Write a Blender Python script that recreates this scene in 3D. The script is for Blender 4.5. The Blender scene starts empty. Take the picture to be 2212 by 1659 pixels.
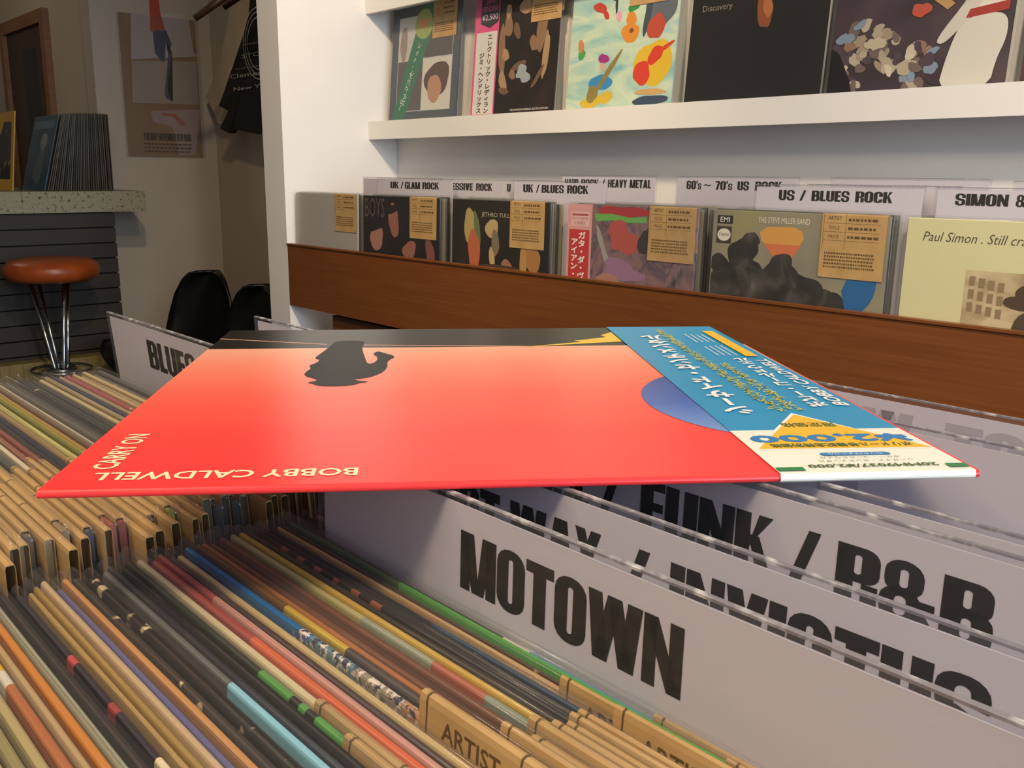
import bpy, math, random
from mathutils import Matrix, Vector
S = bpy.context.scene
COL = S.collection
H = 1.13                                   # lens height above the floor
R_ = math.radians
# ------------------------------------------------------------------ camera
FPX, YAW, PIT, ROL = 2055.5, 0.845245, -0.218594, 0.0074535
fw = Vector((-math.sin(YAW)*math.cos(PIT), math.cos(YAW)*math.cos(PIT), math.sin(PIT)))
r0 = Vector((math.cos(YAW), math.sin(YAW), 0)); u0 = r0.cross(fw)
rt = r0*math.cos(ROL) + u0*math.sin(ROL); up = -r0*math.sin(ROL) + u0*math.cos(ROL)
cd = bpy.data.cameras.new('camera'); cam = bpy.data.objects.new('camera', cd); COL.objects.link(cam)
cd.sensor_fit = 'HORIZONTAL'; cd.sensor_width = 36; cd.lens = FPX*36/2212; cd.clip_start = .01; cd.clip_end = 60
m3 = Matrix((rt, up, -fw)).transposed(); cam.matrix_world = Matrix.Translation((0, 0, H)) @ m3.to_4x4()
S.camera = cam
def ray(x, y): return fw + rt*((x-1106)/FPX) - up*((y-829.5)/FPX)
def onY(x, y, Y):
    d = ray(x, y); p = d*(Y/d.y); p.z += H; return p
def onX(x, y, X):
    d = ray(x, y); p = d*(X/d.x); p.z += H; return p
def deep(x, y, D):
    p = ray(x, y)*D; p.z += H; return p
# ------------------------------------------------------------------ light
S.view_settings.view_transform = 'Standard'; S.view_settings.look = 'None'
S.view_settings.gamma = 1; S.view_settings.use_curve_mapping = False
S.view_settings.exposure = 0.0
try:
    S.cycles.transparent_max_bounces = 24; S.cycles.max_bounces = 8; S.cycles.sample_clamp_indirect = 6
except Exception: pass
W = bpy.data.worlds.new('world'); S.world = W; W.use_nodes = True
W.node_tree.nodes['Background'].inputs[0].default_value = (.72, .83, 1, 1)
W.node_tree.nodes['Background'].inputs[1].default_value = .6
def light(name, kind, loc, target, power, color, **kw):
    d = bpy.data.lights.new(name, kind); d.energy = power; d.color = color
    for k, v in kw.items(): setattr(d, k, v)
    o = bpy.data.objects.new(name, d); COL.objects.link(o); o.location = loc
    o.rotation_euler = (Vector(target)-Vector(loc)).to_track_quat('-Z', 'Y').to_euler()
    return o
WARM = (1, .78, .52); SOFTW = (1, .82, .60); DAY = (.68, .81, 1)
light('shop_window_daylight', 'AREA', (2.55, .3, 1.6), (-2, .5, 1.0), 98, DAY, shape='RECTANGLE', size=2.2, size_y=1.5)
light('ceiling_spot_alcove', 'SPOT', (-1.15, .55, 2.42), (-2.3, 1.5, 1.25), 80, WARM, spot_size=R_(85), spot_blend=.8, shadow_soft_size=.05)
light('ceiling_spot_shelf', 'SPOT', (.1, .45, 2.42), (-1.0, 1.7, 1.15), 105, SOFTW, spot_size=R_(95), spot_blend=.9, shadow_soft_size=.06)
light('ceiling_spot_bin', 'SPOT', (-.15, -.55, 2.42), (-.25, .15, 1.0), 46, WARM, spot_size=R_(80), spot_blend=.8, shadow_soft_size=.16)
light('ceiling_spot_aisle', 'SPOT', (-1.5, -.6, 2.42), (-.9, .25, 1.0), 22, WARM, spot_size=R_(90), spot_blend=.9, shadow_soft_size=.06)
light('added_overhead_fill', 'AREA', (-.5, -.5, 2.46), (-.5, -.3, 0), 15, SOFTW, shape='RECTANGLE', size=1.4, size_y=.8)  # added soft warm fill over the bins, no panel seen there
light('bar_lamp', 'POINT', (-5.2, .4, 2.2), (0, 0, 0), 6, WARM, shadow_soft_size=.12)

# ------------------------------------------------------------------ materials
def lin(c):
    if isinstance(c, str):
        c = c.lstrip('#'); c = [int(c[i:i+2], 16)/255 for i in (0, 2, 4)]
        c = [x/12.92 if x <= .04045 else ((x+.055)/1.055)**2.4 for x in c]
    return (c[0], c[1], c[2], 1)
MC = {}
def mat(name, color, rough=.5, metal=0, spec=.5, coat=0):
    if name in MC: return MC[name]
    m = bpy.data.materials.new(name); m.use_nodes = True; MC[name] = m
    b = m.node_tree.nodes['Principled BSDF']
    b.inputs['Base Color'].default_value = lin(color); b.inputs['Roughness'].default_value = rough
    b.inputs['Metallic'].default_value = metal; b.inputs['Specular IOR Level'].default_value = spec
    b.inputs['Coat Weight'].default_value = coat
    return m
def nd(m, t, **kw):
    n = m.node_tree.nodes.new(t)
    for k, v in kw.items(): setattr(n, k, v)
    return n
def lk(m, a, b): m.node_tree.links.new(a, b)
def noise_mat(name, cols, scale=(5, 5, 5), rough=.6, detail=4, dist=0, bump=0, lo=.3, hi=.7, interp='LINEAR', spec=.5, coat=0):
    m = mat(name, cols[0], rough, spec=spec, coat=coat)
    b = m.node_tree.nodes['Principled BSDF']
    tc = nd(m, 'ShaderNodeTexCoord'); mp = nd(m, 'ShaderNodeMapping'); mp.inputs['Scale'].default_value = scale
    nz = nd(m, 'ShaderNodeTexNoise'); nz.inputs['Scale'].default_value = 1; nz.inputs['Detail'].default_value = detail; nz.inputs['Distortion'].default_value = dist
    rp = nd(m, 'ShaderNodeValToRGB'); rp.color_ramp.interpolation = interp
    e = rp.color_ramp.elements; n = len(cols)
    e[0].position = lo; e[0].color = lin(cols[0]); e[1].position = hi; e[1].color = lin(cols[-1])
    for i in range(1, n-1):
        q = e.new(lo+(hi-lo)*i/(n-1)); q.color = lin(cols[i])
    lk(m, tc.outputs['Object'], mp.inputs[0]); lk(m, mp.outputs[0], nz.inputs[0]); lk(m, nz.outputs[0], rp.inputs[0]); lk(m, rp.outputs[0], b.inputs['Base Color'])
    if bump:
        bp = nd(m, 'ShaderNodeBump'); bp.inputs['Strength'].default_value = bump; bp.inputs['Distance'].default_value = .002
        lk(m, nz.outputs[0], bp.inputs['Height']); lk(m, bp.outputs[0], b.inputs['Normal'])
    return m
def ramp_mat(name, stops, axis='X', a=-.1575, b_=.1575, interp='CONSTANT', rough=.4, scuff=0, scuffcol='#cbb68c', speck=0, spec=.5):
    """colour bands printed along one axis of the object, with worn spots"""
    if name in MC: return MC[name]
    m = mat(name, stops[0][1], rough, spec=spec); b = m.node_tree.nodes['Principled BSDF']
    tc = nd(m, 'ShaderNodeTexCoord'); sp = nd(m, 'ShaderNodeSeparateXYZ'); mr = nd(m, 'ShaderNodeMapRange')
    mr.inputs[1].default_value = a; mr.inputs[2].default_value = b_
    rp = nd(m, 'ShaderNodeValToRGB'); rp.color_ramp.interpolation = interp
    e = rp.color_ramp.elements
    e[0].position = stops[0][0]; e[0].color = lin(stops[0][1])
    if len(stops) == 1: e.remove(e[1])
    else:
        e[1].position = stops[1][0]; e[1].color = lin(stops[1][1])
        for p, c in stops[2:]:
            q = e.new(p); q.color = lin(c)
    lk(m, tc.outputs['Object'], sp.inputs[0]); lk(m, sp.outputs[axis], mr.inputs[0]); lk(m, mr.outputs[0], rp.inputs[0])
    out = rp.outputs[0]
    def mixin(out, scale, lo, hi, col, seed):
        nz = nd(m, 'ShaderNodeTexNoise'); nz.inputs['Scale'].default_value = scale; nz.inputs['Detail'].default_value = 3
        mp = nd(m, 'ShaderNodeMapping'); mp.inputs['Location'].default_value = (seed, seed*2, 0)
        lk(m, tc.outputs['Object'], mp.inputs[0]); lk(m, mp.outputs[0], nz.inputs[0])
        st = nd(m, 'ShaderNodeMapRange'); st.inputs[1].default_value = lo; st.inputs[2].default_value = hi
        lk(m, nz.outputs[0], st.inputs[0])
        mx = nd(m, 'ShaderNodeMix', data_type='RGBA'); mx.inputs[7].default_value = lin(col)
        lk(m, st.outputs[0], mx.inputs[0]); lk(m, out, mx.inputs[6]); return mx.outputs[2]
    sd = (hash(name) % 97)*.37 if False else sum(map(ord, name)) % 97*.37
    if scuff: out = mixin(out, 90, .74-.16*scuff, .78-.16*scuff, scuffcol, sd)
    if speck:
        plain = out; out = mixin(out, 420, .54, .58, '#d8c8b8', sd); out = mixin(out, 380, .56, .6, '#3a3c50', sd+5)
        gt = nd(m, 'ShaderNodeMath', operation='GREATER_THAN'); gt.inputs[1].default_value = .27; lk(m, mr.outputs[0], gt.inputs[0])
        mx = nd(m, 'ShaderNodeMix', data_type='RGBA'); lk(m, gt.outputs[0], mx.inputs[0]); lk(m, plain, mx.inputs[6]); lk(m, out, mx.inputs[7]); out = mx.outputs[2]
    lk(m, out, b.inputs['Base Color']); return m
def clear_mat(name, tint=(.93, .94, .94), dif=.05, rough=.12, base=.025, edge=.35, difcol=(.8, .8, .8)):
    m = bpy.data.materials.new(name); m.use_nodes = True; MC[name] = m
    nt = m.node_tree; nt.nodes.clear()
    o = nd(m, 'ShaderNodeOutputMaterial'); t = nd(m, 'ShaderNodeBsdfTransparent'); t.inputs[0].default_value = (*tint, 1)
    d = nd(m, 'ShaderNodeBsdfDiffuse'); d.inputs[0].default_value = (*difcol, 1)
    g = nd(m, 'ShaderNodeBsdfGlossy'); g.inputs['Roughness'].default_value = rough
    lw = nd(m, 'ShaderNodeLayerWeight'); lw.inputs[0].default_value = .5
    pw_ = nd(m, 'ShaderNodeMath', operation='POWER'); pw_.inputs[1].default_value = 4.5
    fr = nd(m, 'ShaderNodeMath', operation='MULTIPLY_ADD'); fr.inputs[1].default_value = edge; fr.inputs[2].default_value = base
    m1 = nd(m, 'ShaderNodeMixShader'); m1.inputs[0].default_value = dif; m2 = nd(m, 'ShaderNodeMixShader')
    lk(m, lw.outputs['Facing'], pw_.inputs[0]); lk(m, pw_.outputs[0], fr.inputs[0])
    lk(m, t.outputs[0], m1.inputs[1]); lk(m, d.outputs[0], m1.inputs[2])
    lk(m, fr.outputs[0], m2.inputs[0]); lk(m, m1.outputs[0], m2.inputs[1]); lk(m, g.outputs[0], m2.inputs[2]); lk(m, m2.outputs[0], o.inputs[0])
    return m
SLEEVE = clear_mat('clear_plastic_sleeve', tint=(.98, .98, .98), dif=.02, rough=.12, base=.025, edge=.27)
CASE = clear_mat('clear_sign_case', tint=(.95, .95, .97), dif=.03, rough=.06, base=.03, edge=.4)
CASEEDGE = clear_mat('clear_case_edge', tint=(.5, .48, .52), dif=.7, rough=.15, base=.1, edge=.3, difcol=(.42, .40, .43))
def painted_glints(m):
    d = [n for n in m.node_tree.nodes if n.type == 'BSDF_DIFFUSE'][0]; tc = nd(m, 'ShaderNodeTexCoord'); nz = nd(m, 'ShaderNodeTexNoise'); nz.inputs['Scale'].default_value = 150; nz.inputs['Detail'].default_value = 2
    rp = nd(m, 'ShaderNodeValToRGB'); e = rp.color_ramp.elements; e[0].position = .52; e[0].color = (.26, .24, .27, 1); e[1].position = .74; e[1].color = (.85, .82, .78, 1)  # broken edge highlights painted as pale noise into the diffuse colour
    lk(m, tc.outputs['Object'], nz.inputs[0]); lk(m, nz.outputs[0], rp.inputs[0]); lk(m, rp.outputs[0], d.inputs[0])
painted_glints(CASEEDGE)
WALL = noise_mat('white_wall_paint', ['#ddd9d3', '#e4e1dc'], (3, 3, 3), .75)
WALL2 = noise_mat('plaster_wall_paint', ['#b3a798', '#bbb0a1'], (2, 2, 2), .8)
SHELFW = mat('white_shelf_paint', '#e6e2da', .5)
FLOORM = noise_mat('dark_floor_boards', ['#2a221b', '#3a2f25'], (3, 30, 3), .5)
CEIL = mat('ceiling_paint', '#d8d4cc', .8)
WOOD = noise_mat('brown_stained_wood', ['#6c3b1a', '#74411d', '#7b4822'], (4, 160, 160), .45, 6, .3, .03)
WOODD = noise_mat('dark_stained_wood', ['#4a2a16', '#5a361e'], (3, 50, 50), .5, 5, .4)
INK = mat('black_ink', '#17130f', .45)
GHOST = mat('show_through_ink', '#b0aab0', .7)
PAPER = mat('white_sign_paper', '#cfc9cf', .6)
KRAFT = noise_mat('kraft_card', ['#a98655', '#b8945f'], (40, 40, 40), .75)
KLINE = mat('kraft_print', '#5c4526', .7)
WHITEINK = mat('white_ink', '#ece8dc', .5)

# ------------------------------------------------------------------ mesh helpers
class MB:
    def __init__(s): s.v = []; s.f = []
    def poly(s, pts):
        n = len(s.v); s.v += [tuple(p) for p in pts]; s.f.append(tuple(range(n, n+len(pts)))); return s
    def mesh(s, vs, fs):
        n = len(s.v); s.v += [tuple(p) for p in vs]; s.f += [tuple(i+n for i in f) for f in fs]; return s
    def box(s, a, b):
        x0, y0, z0 = a; x1, y1, z1 = b
        return s.mesh([(x0, y0, z0), (x1, y0, z0), (x1, y1, z0), (x0, y1, z0), (x0, y0, z1), (x1, y0, z1), (x1, y1, z1), (x0, y1, z1)],
                      [(0, 3, 2, 1), (4, 5, 6, 7), (0, 1, 5, 4), (1, 2, 6, 5), (2, 3, 7, 6), (3, 0, 4, 7)])
    def strip(s, rings, closed=True, caps=True):
        n = len(rings[0]); vs = [p for r in rings for p in r]; fs = []
        for i in range(len(rings)-1):
            for j in range(n if closed else n-1):
                k = (j+1) % n; fs.append((i*n+j, i*n+k, (i+1)*n+k, (i+1)*n+j))
        if caps and closed: fs.append(tuple(range(n-1, -1, -1))); fs.append(tuple((len(rings)-1)*n+j for j in range(n)))
        return s.mesh(vs, fs)
    def tube(s, pts, r, n=8):
        pts = [Vector(p) for p in pts]; rings = []
        rr = r if isinstance(r, (list, tuple)) else [r]*len(pts)
        for i, p in enumerate(pts):
            t = (pts[min(i+1, len(pts)-1)]-pts[max(i-1, 0)]).normalized()
            a = t.orthogonal().normalized(); 
            if i and abs(pa.dot(t)) < .95: a = (pa-t*pa.dot(t)).normalized()
            pa = a; b = t.cross(a)
            rings.append([p+a*rr[i]*math.cos(6.28319*k/n)+b*rr[i]*math.sin(6.28319*k/n) for k in range(n)])
        return s.strip(rings)
    def lathe(s, prof, n=32):
        return s.strip([[(r*math.cos(6.28319*k/n), r*math.sin(6.28319*k/n), z) for k in range(n)] for r, z in prof])
    def data(s, name, m, smooth=False):
        me = bpy.data.meshes.new(name); me.from_pydata(s.v, [], s.f); me.update()
        if m: me.materials.append(m)
        if smooth: me.polygons.foreach_set('use_smooth', [True]*len(me.polygons))
        return me
    def build(s, name, m, parent=None, loc=None, smooth=False): return ob(name, s.data(name, m, smooth), parent, loc)
def ob(name, data, parent=None, loc=None):
    o = bpy.data.objects.new(name, data); COL.objects.link(o)
    if parent: o.parent = parent
    if loc is not None: o.location = loc
    return o
def tag(o, label=None, cat=None, group=None, kind=None):
    for k, v in (('label', label), ('category', cat), ('group', group), ('kind', kind)):
        if v: o[k] = v
    return o
def thing(name, label, cat, loc=(0, 0, 0), rot=(0, 0, 0), group=None):
    o = ob(name, None, None, loc); o.rotation_euler = rot; o.empty_display_size = .05
    return tag(o, label, cat, group)
def struct(name, mb, m, label=None):
    return tag(mb.build(name, m), label, None, None, 'structure')
# text
TC = {}
def txt(s):
    """outline of a line of text in the built-in typeface, size 1"""
    if s in TC: return TC[s]
    cu = bpy.data.curves.new('t', 'FONT'); cu.body = s; cu.resolution_u = 2; cu.fill_mode = 'BOTH'
    o = bpy.data.objects.new('t', cu); COL.objects.link(o)
    dg = bpy.context.evaluated_depsgraph_get(); e = o.evaluated_get(dg); me = e.to_mesh()
    r = ([(v.co.x, v.co.y) for v in me.vertices], [tuple(p.vertices) for p in me.polygons])
    e.to_mesh_clear(); bpy.data.objects.remove(o); bpy.data.curves.remove(cu)
    TC[s] = r; return r
def lifted(xf, k, n):
    d = .000006*k; return lambda x, y: (lambda p: (p[0]+n[0]*d, p[1]+n[1]*d, p[2]+n[2]*d))(xf(x, y))
def fit(mb, g, box, xf, keep=False, shear=0, bold=0, nrm=(0, 0, 1)):
    if bold:
        for k, (dx, dy) in enumerate(((bold, 0), (-bold, 0), (0, bold), (0, -bold))): fit(mb, g, (box[0]+dx, box[1]+dy, box[2]+dx, box[3]+dy), lifted(xf, k+1, nrm), keep, shear)
    vs, fs = g
    if not vs: return
    x0 = min(v[0] for v in vs); x1 = max(v[0] for v in vs); y0 = min(v[1] for v in vs); y1 = max(v[1] for v in vs)
    sx = (box[2]-box[0])/max(x1-x0, 1e-6); sy = (box[3]-box[1])/max(y1-y0, 1e-6)
    if keep: sx = sy
    mb.mesh([xf(box[0]+(x-x0)*sx+shear*(y-y0)*sy, box[1]+(y-y0)*sy) for x, y in vs], fs)
def jcol(mb, s, x, y, size, xf, sx=1, step=1.05, bold=0, nrm=(0, 0, 1)):
    """vertical Japanese column, starting at (x, y) and going down"""
    for i, c in enumerate(s):
        if c == ' ': continue
        vs, fs = txt(c); cyy = y-(i+.5)*size*step
        if c == 'ー': pts = [(-(b-.38)*-1, -(a-.5)) for a, b in vs]
        else: pts = [(a-.5, b-.38) for a, b in vs]
        for k, (dx, dy) in enumerate(((bold, bold), (-bold, bold), (bold, -bold), (-bold, -bold)) if bold else ((0, 0),)):
            g_ = lifted(xf, k, nrm); mb.mesh([g_(x+p*size*sx+dx*size, cyy+q*size+dy*size) for p, q in pts], fs)
# heavy condensed sign lettering, cap height 1
def rrect(x0, y0, x1, y1, r, n=5):
    r = min(r, (x1-x0)/2, (y1-y0)/2); o = []
    for cx, cy, a in ((x1-r, y1-r, 0), (x0+r, y1-r, 90), (x0+r, y0+r, 180), (x1-r, y0+r, 270)):
        for i in range(n): t = R_(a+90*i/(n-1)); o.append((cx+r*math.cos(t), cy+r*math.sin(t)))
    return o
def ring(x0, y0, x1, y1, s, v=None, ro=.2, skip=None):
    v = v or s*.8; a = rrect(x0, y0, x1, y1, ro); b = rrect(x0+s, y0+v, x1-s, y1-v, ro*.45); q = []
    n = len(a)
    for i in range(n):
        j = (i+1) % n
        m = 5 if skip else 1
        for k in range(m):
            L = lambda p, t: (p[i][0]+(p[j][0]-p[i][0])*t, p[i][1]+(p[j][1]-p[i][1])*t)
            quad = [L(a, k/m), L(a, (k+1)/m), L(b, (k+1)/m), L(b, k/m)]
            cx = sum(p[0] for p in quad)/4; cy = sum(p[1] for p in quad)/4
            if skip and skip(cx, cy): continue
            q.append(quad)
    return q
def rc(x0, y0, x1, y1): return [(x0, y0), (x1, y0), (x1, y1), (x0, y1)]
def glyph(c):
    s = .225; w = .54
    if c == ' ': return [], .2
    if c == 'I': return [rc(0, 0, s, 1)], s
    if c == 'T': return [rc(0, .82, .5, 1), rc(.135, 0, .365, .83)], .5
    if c == 'L': return [rc(0, 0, s, 1), rc(s, 0, .4, .17)], .4
    if c in 'EF':
        q = [rc(0, 0, s, 1), rc(s, .83, .42, 1), rc(s, .43, .4, .6)]
        if c == 'E': q.append(rc(s, 0, .42, .17))
        return q, .42
    if c == 'H': return [rc(0, 0, s, 1), rc(.335, 0, .56, 1), rc(s, .42, .335, .6)], .56
    if c == 'N': return [rc(0, 0, .19, 1), rc(.37, 0, .56, 1), [(.2, 1), (.0, 1), (.36, 0), (.56, 0)][::-1]], .56
    if c == 'M': return [rc(0, 0, .2, 1), rc(.54, 0, .74, 1), [(.25, 0), (.4, 0), (.28, 1), (0, 1)], [(.34, 0), (.49, 0), (.74, 1), (.46, 1)]], .74
    if c == 'V': return [[(.15, 0), (.41, 0), (.22, 1), (0, 1)], [(.15, 0), (.41, 0), (.56, 1), (.34, 1)]], .56
    if c == 'W': return [[(.1, 0), (.33, 0), (.22, 1), (0, 1)], [(.1, 0), (.33, 0), (.53, 1), (.31, 1)], [(.51, 0), (.74, 0), (.53, 1), (.31, 1)], [(.51, 0), (.74, 0), (.84, 1), (.62, 1)]], .84
    if c == 'A': return [[(0, 0), (.21, 0), (.42, 1), (.15, 1)], [(.36, 0), (.57, 0), (.42, 1), (.15, 1)], rc(.15, .16, .42, .33)], .57
    if c == 'X': return [[(0, 0), (.2, 0), (.52, 1), (.32, 1)], [(.32, 0), (.52, 0), (.2, 1), (0, 1)]], .52
    if c == 'Y': return [rc(.16, 0, .36, .45), [(.16, .4), (.36, .4), (.2, 1), (0, 1)], [(.16, .4), (.36, .4), (.52, 1), (.32, 1)]], .52
    if c == 'K': return [rc(0, 0, s, 1), [(.2, .35), (.32, .6), (.54, 1), (.34, 1)][::1], [(.35, 0), (.56, 0), (.36, .62), (.2, .62)]], .56
    if c == '/': return [[(0, -.02), (.14, -.02), (.36, 1.02), (.22, 1.02)]], .36
    if c in 'O0': return ring(0, -.01, w, 1.01, s, .15, .24), w
    if c == 'D': return [rc(0, 0, .15, 1)] + ring(0, 0, w, 1, s, .15, .2), w
    if c == 'U': return [rc(0, .25, s, 1), rc(w-s, .25, w, 1)] + ring(0, -.01, w, 1, s, .15, .24, lambda x, y: y > .3), w
    if c == 'C': return ring(0, -.01, w, 1.01, s, .15, .24, lambda x, y: x > .3 and .38 < y < .6), w
    if c == 'G': return ring(0, -.01, w, 1.01, s, .15, .24, lambda x, y: x > .3 and .52 < y < .62) + [rc(.27, .38, w, .52), rc(.38, 0, w, .3)], w
    if c == 'S' or c == 's':
        q = ring(0, .44, w, 1.01, .19, .14, .22, lambda x, y: x > .27 and y < .64) + ring(0, -.01, w, .56, .19, .14, .22, lambda x, y: x < .25 and y > .36) + [[(.05, .5), (.3, .38), (.48, .5), (.22, .62)]]
        if c == 's': return [[(x*.75, y*.72) for x, y in p] for p in q], w*.75
        return q, w
    if c == 'R': return [rc(0, 0, s, 1), rc(.33, 0, .53, .42)] + ring(0, .42, w, 1, s, .13, .18) + [rc(.1, .42, .16, .9)], .53
    if c == 'P': return [rc(0, 0, s, 1)] + ring(0, .38, w, 1, s, .13, .18), w
    if c == 'B': return [rc(0, 0, s, 1)] + ring(0, .46, w, 1, s, .13, .18) + ring(0, 0, w+.02, .57, s, .13, .18), w+.02
    if c == '&': return ring(.04, .44, .5, 1.01, .18, .14, .22) + ring(0, -.01, .5, .58, .18, .14, .24) + [[(.3, .3), (.48, 0), (.68, 0), (.46, .4)], rc(.42, .3, .64, .45)], .68
    if c == '6': return ring(0, -.01, w, 1.01, s, .15, .24, lambda x, y: x > .3 and .58 < y < .72) + [rc(.15, .44, .4, .58)], w
    if c == '8': return ring(.02, .46, w-.02, 1.01, s, .13, .22) + ring(0, -.01, w, .56, s, .13, .22), w
    if c == '1': return [rc(.08, 0, .3, 1), [(0, .72), (.1, .72), (.1, .9), (0, .85)]], .3
    if c == '9': return [[(w-x, 1-y) for x, y in p] for p in glyph('6')[0]], w
    if c == '7': return [rc(0, .83, .46, 1), [(.08, 0), (.28, 0), (.46, .86), (.26, .86)]], .46
    if c == "'": return [[(.03, .66), (.12, .66), (.17, 1), (0, 1)]], .17
    if c == '~': return [[(0, .42), (.12, .5), (.12, .64), (0, .54)], [(.12, .5), (.32, .4), (.32, .54), (.12, .64)], [(.32, .4), (.46, .5), (.46, .62), (.32, .54)]], .46
    return [rc(0, 0, .4, 1)], .4
def sign_text(s, gap=.022):
    vs, fs, x = [], [], 0
    for c in s:
        ps, w = glyph(c)
        for p in ps:
            ar = sum(p[i][0]*p[(i+1) % len(p)][1]-p[(i+1) % len(p)][0]*p[i][1] for i in range(len(p)))
            if ar < 0: p = p[::-1]
            n = len(vs); vs += [(x+a, b) for a, b in p]; fs.append(tuple(range(n, n+len(p))))
        x += w+gap
    return vs, fs

# ------------------------------------------------------------------ setting
def boxs(name, a, b, m, label=None): return struct(name, MB().box(a, b), m, label)
boxs('floor', (-8, -3, -.05), (3, 3, 0), FLOORM)
boxs('ceiling', (-8, -3, 2.5), (3, 3, 2.55), CEIL)
boxs('wall_back', (-2.565, 1.70, 0), (3, 1.80, 2.5), WALL)
boxs('wall_partition', (-2.565, 1.32, 0), (-2.45, 1.70, 2.5), WALL, 'white partition end beside the record alcove')
boxs('wall_rear', (-4.6, 2.07, 0), (-2.4, 2.17, 2.5), WALL2)
boxs('wall_poster', (-4.6, 1.60, 0), (-4.5, 2.07, 2.5), WALL2)
boxs('wall_bar', (-8, 1.53, 0), (-4.6, 1.63, 2.5), WALL2)
boxs('trim_1', (-4.6, 1.52, 0), (-4.492, 1.60, 2.5), WALL2, 'pale vertical corner trim beside the poster')
boxs('wall_far', (-8, -3, 0), (-7.9, 1.53, 2.5), WALL2)
boxs('wall_front', (-8, -3, 0), (3, -2.9, 2.5), WALL2)
w = MB(); w.box((2.7, -3, 0), (2.8, 1.7, .75)); w.box((2.7, -3, 2.4), (2.8, 1.7, 2.5)); w.box((2.7, -3, .75), (2.8, -1, 2.4)); w.box((2.7, 1.5, .75), (2.8, 1.7, 2.4))
struct('wall_right', w, WALL)
# wood framed opening in the bar wall
wo = tag(ob('window_1', None), 'wood framed opening in the wall behind the bar records', None, None, 'structure')
WF = noise_mat('frame_wood', ['#7a5030', '#8d6038'], (4, 4, 40), .5)
a = onY(8, 55, 1.53); b = onY(104, 27, 1.53); zt = a.z; xl, xr = a.x, b.x; zb = H-.1
MB().box((xl, 1.50, zb), (xl+.06, 1.56, zt)).build('frame_post', WF, wo)
MB().box((xr-.06, 1.50, zb), (xr, 1.56, zt)).build('frame_post', WF, wo)
MB().box((xl+.06, 1.50, zt-.06), (xr-.06, 1.56, zt)).build('frame_head', WF, wo)
MB().box((xl+.06, 1.522, zb), (xr-.06, 1.529, zt-.06)).build('panel', noise_mat('dim_panel', ['#3a2a1c', '#4c3826'], (3, 3, 3), .5), wo)
MB().box((xr-.42, 1.512, zb), (xr-.24, 1.522, zt-.16)).build('dark_strip', mat('dark_strip', '#17120e', .4), wo)

# picture ledges
def ledge(name, zb, label, ztop, lift=0):
    t = thing(name, label, 'shelf', (0, 1.70, zb), group='white picture ledges')
    MB().box((-2.449, -.085, lift), (2.0, 0, ztop-zb)).build('board', SHELFW, t)
    MB().box((-2.449, -.099, -.006), (2.0, -.085, ztop-zb+.004)).build('lip', SHELFW, t)
LZ = H+.139
ledge('picture_ledge', H+.098, 'white wall ledge holding the row of face-out albums', LZ)
ledge('picture_ledge', H+.447, 'upper white wall ledge cut off by the top edge', H+.487, .022)

# ------------------------------------------------------------------ records
def cover_data(t, var=0, w=.315, h=.315):
    k = ('cov', t, var)
    if k in MC: return MC[k]
    rn = random.Random(var); A1, A2, p1, p2 = rn.uniform(.00005, .00012), rn.uniform(.00002, .00006), rn.uniform(0, 6), rn.uniform(0, 6)
    a = t/2; pr = [(-a, 0), (a, 0), (a, h-.0011), (a*.8, h-.0004), (a*.35, h), (-a*.35, h), (-a*.8, h-.0004), (-a, h-.0011)]
    n = 9 if var else 3
    bow = lambda x: (A1*math.sin(x*9+p1)+A2*math.sin(x*24+p2)) if var else 0
    MC[k] = MB().strip([[(x, y+bow(x)*z/h, z) for y, z in pr[::-1]] for x in [-w/2+w*q/(n-1) for q in range(n)]]).data('cover', None); return MC[k]
def plastic_data(var, t=.0046):
    k = ('pl', var, t)
    if k in MC: return MC[k]
    rnd = random.Random(var*7+1); rings = []
    xs = [-.1634, -.1628, -.1605, -.154, -.12, -.06, 0, .06, .12, .154, .1605, .1628, .1634]
    top = .3185+rnd.uniform(-.0008, .0015); bulge = rnd.uniform(1.0, 1.04); b2 = rnd.uniform(1, 1.04)
    for i, x in enumerate(xs):
        a = t/2*(.92+rnd.uniform(0, .08)); z = top+rnd.uniform(-.0008, .0008)
        if i in (1, 2, 3): a *= bulge; z += .0022*(bulge-1)*2
        if i in (9, 10, 11): a *= b2; z += .002*(b2-1)*2
        if i in (0, 12): a *= .35; z -= .003
        if i in (1, 11): z -= .001
        c = rnd.uniform(-.00005, .00005)
        rings.append([(x, c-a*.7, 0), (x, c-a, .15), (x, c-a, z-.003), (x, c-a*.75, z-.0008), (x, c, z), (x, c+a*.75, z-.0008), (x, c+a, z-.003), (x, c+a, .15), (x, c+a*.7, 0)])
    mb = MB(); mb.strip(rings, closed=False, caps=False)
    n = len(rings[0])
    for r, d in ((rings[0], 1), (rings[-1], -1)):
        for j in range(n//2):
            q = [r[j], r[j+1], r[n-2-j], r[n-1-j]]
            if len(set(q)) < 4: q = [r[j], r[j+1], r[n-1-j]]
            mb.poly(q[::-1] if d > 0 else q)
    MC[k] = mb.data('plastic_sleeve', SLEEVE, True); return MC[k]
def card_data(t, drop=.096, wd=.106):
    k = ('card', t)
    if k in MC: return MC[k]
    a = t/2+.0001; o = a+.0002; h = .315
    outer = [(-o, h-drop), (-o, h-.001), (-o*.8, h+.0008), (0, h+.0013), (o*.8, h+.0008), (o, h-.001), (o, h-drop*.8)]
    inner = [(y*a/o, min(z, h+.0005) if abs(y) < o*.9 else z) for y, z in outer]
    pr = outer+inner[::-1]
    MC[k] = MB().strip([[(x, y, z) for y, z in pr[::-1]] for x in (0, wd)]).data('price_card', KRAFT); return MC[k]
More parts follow.
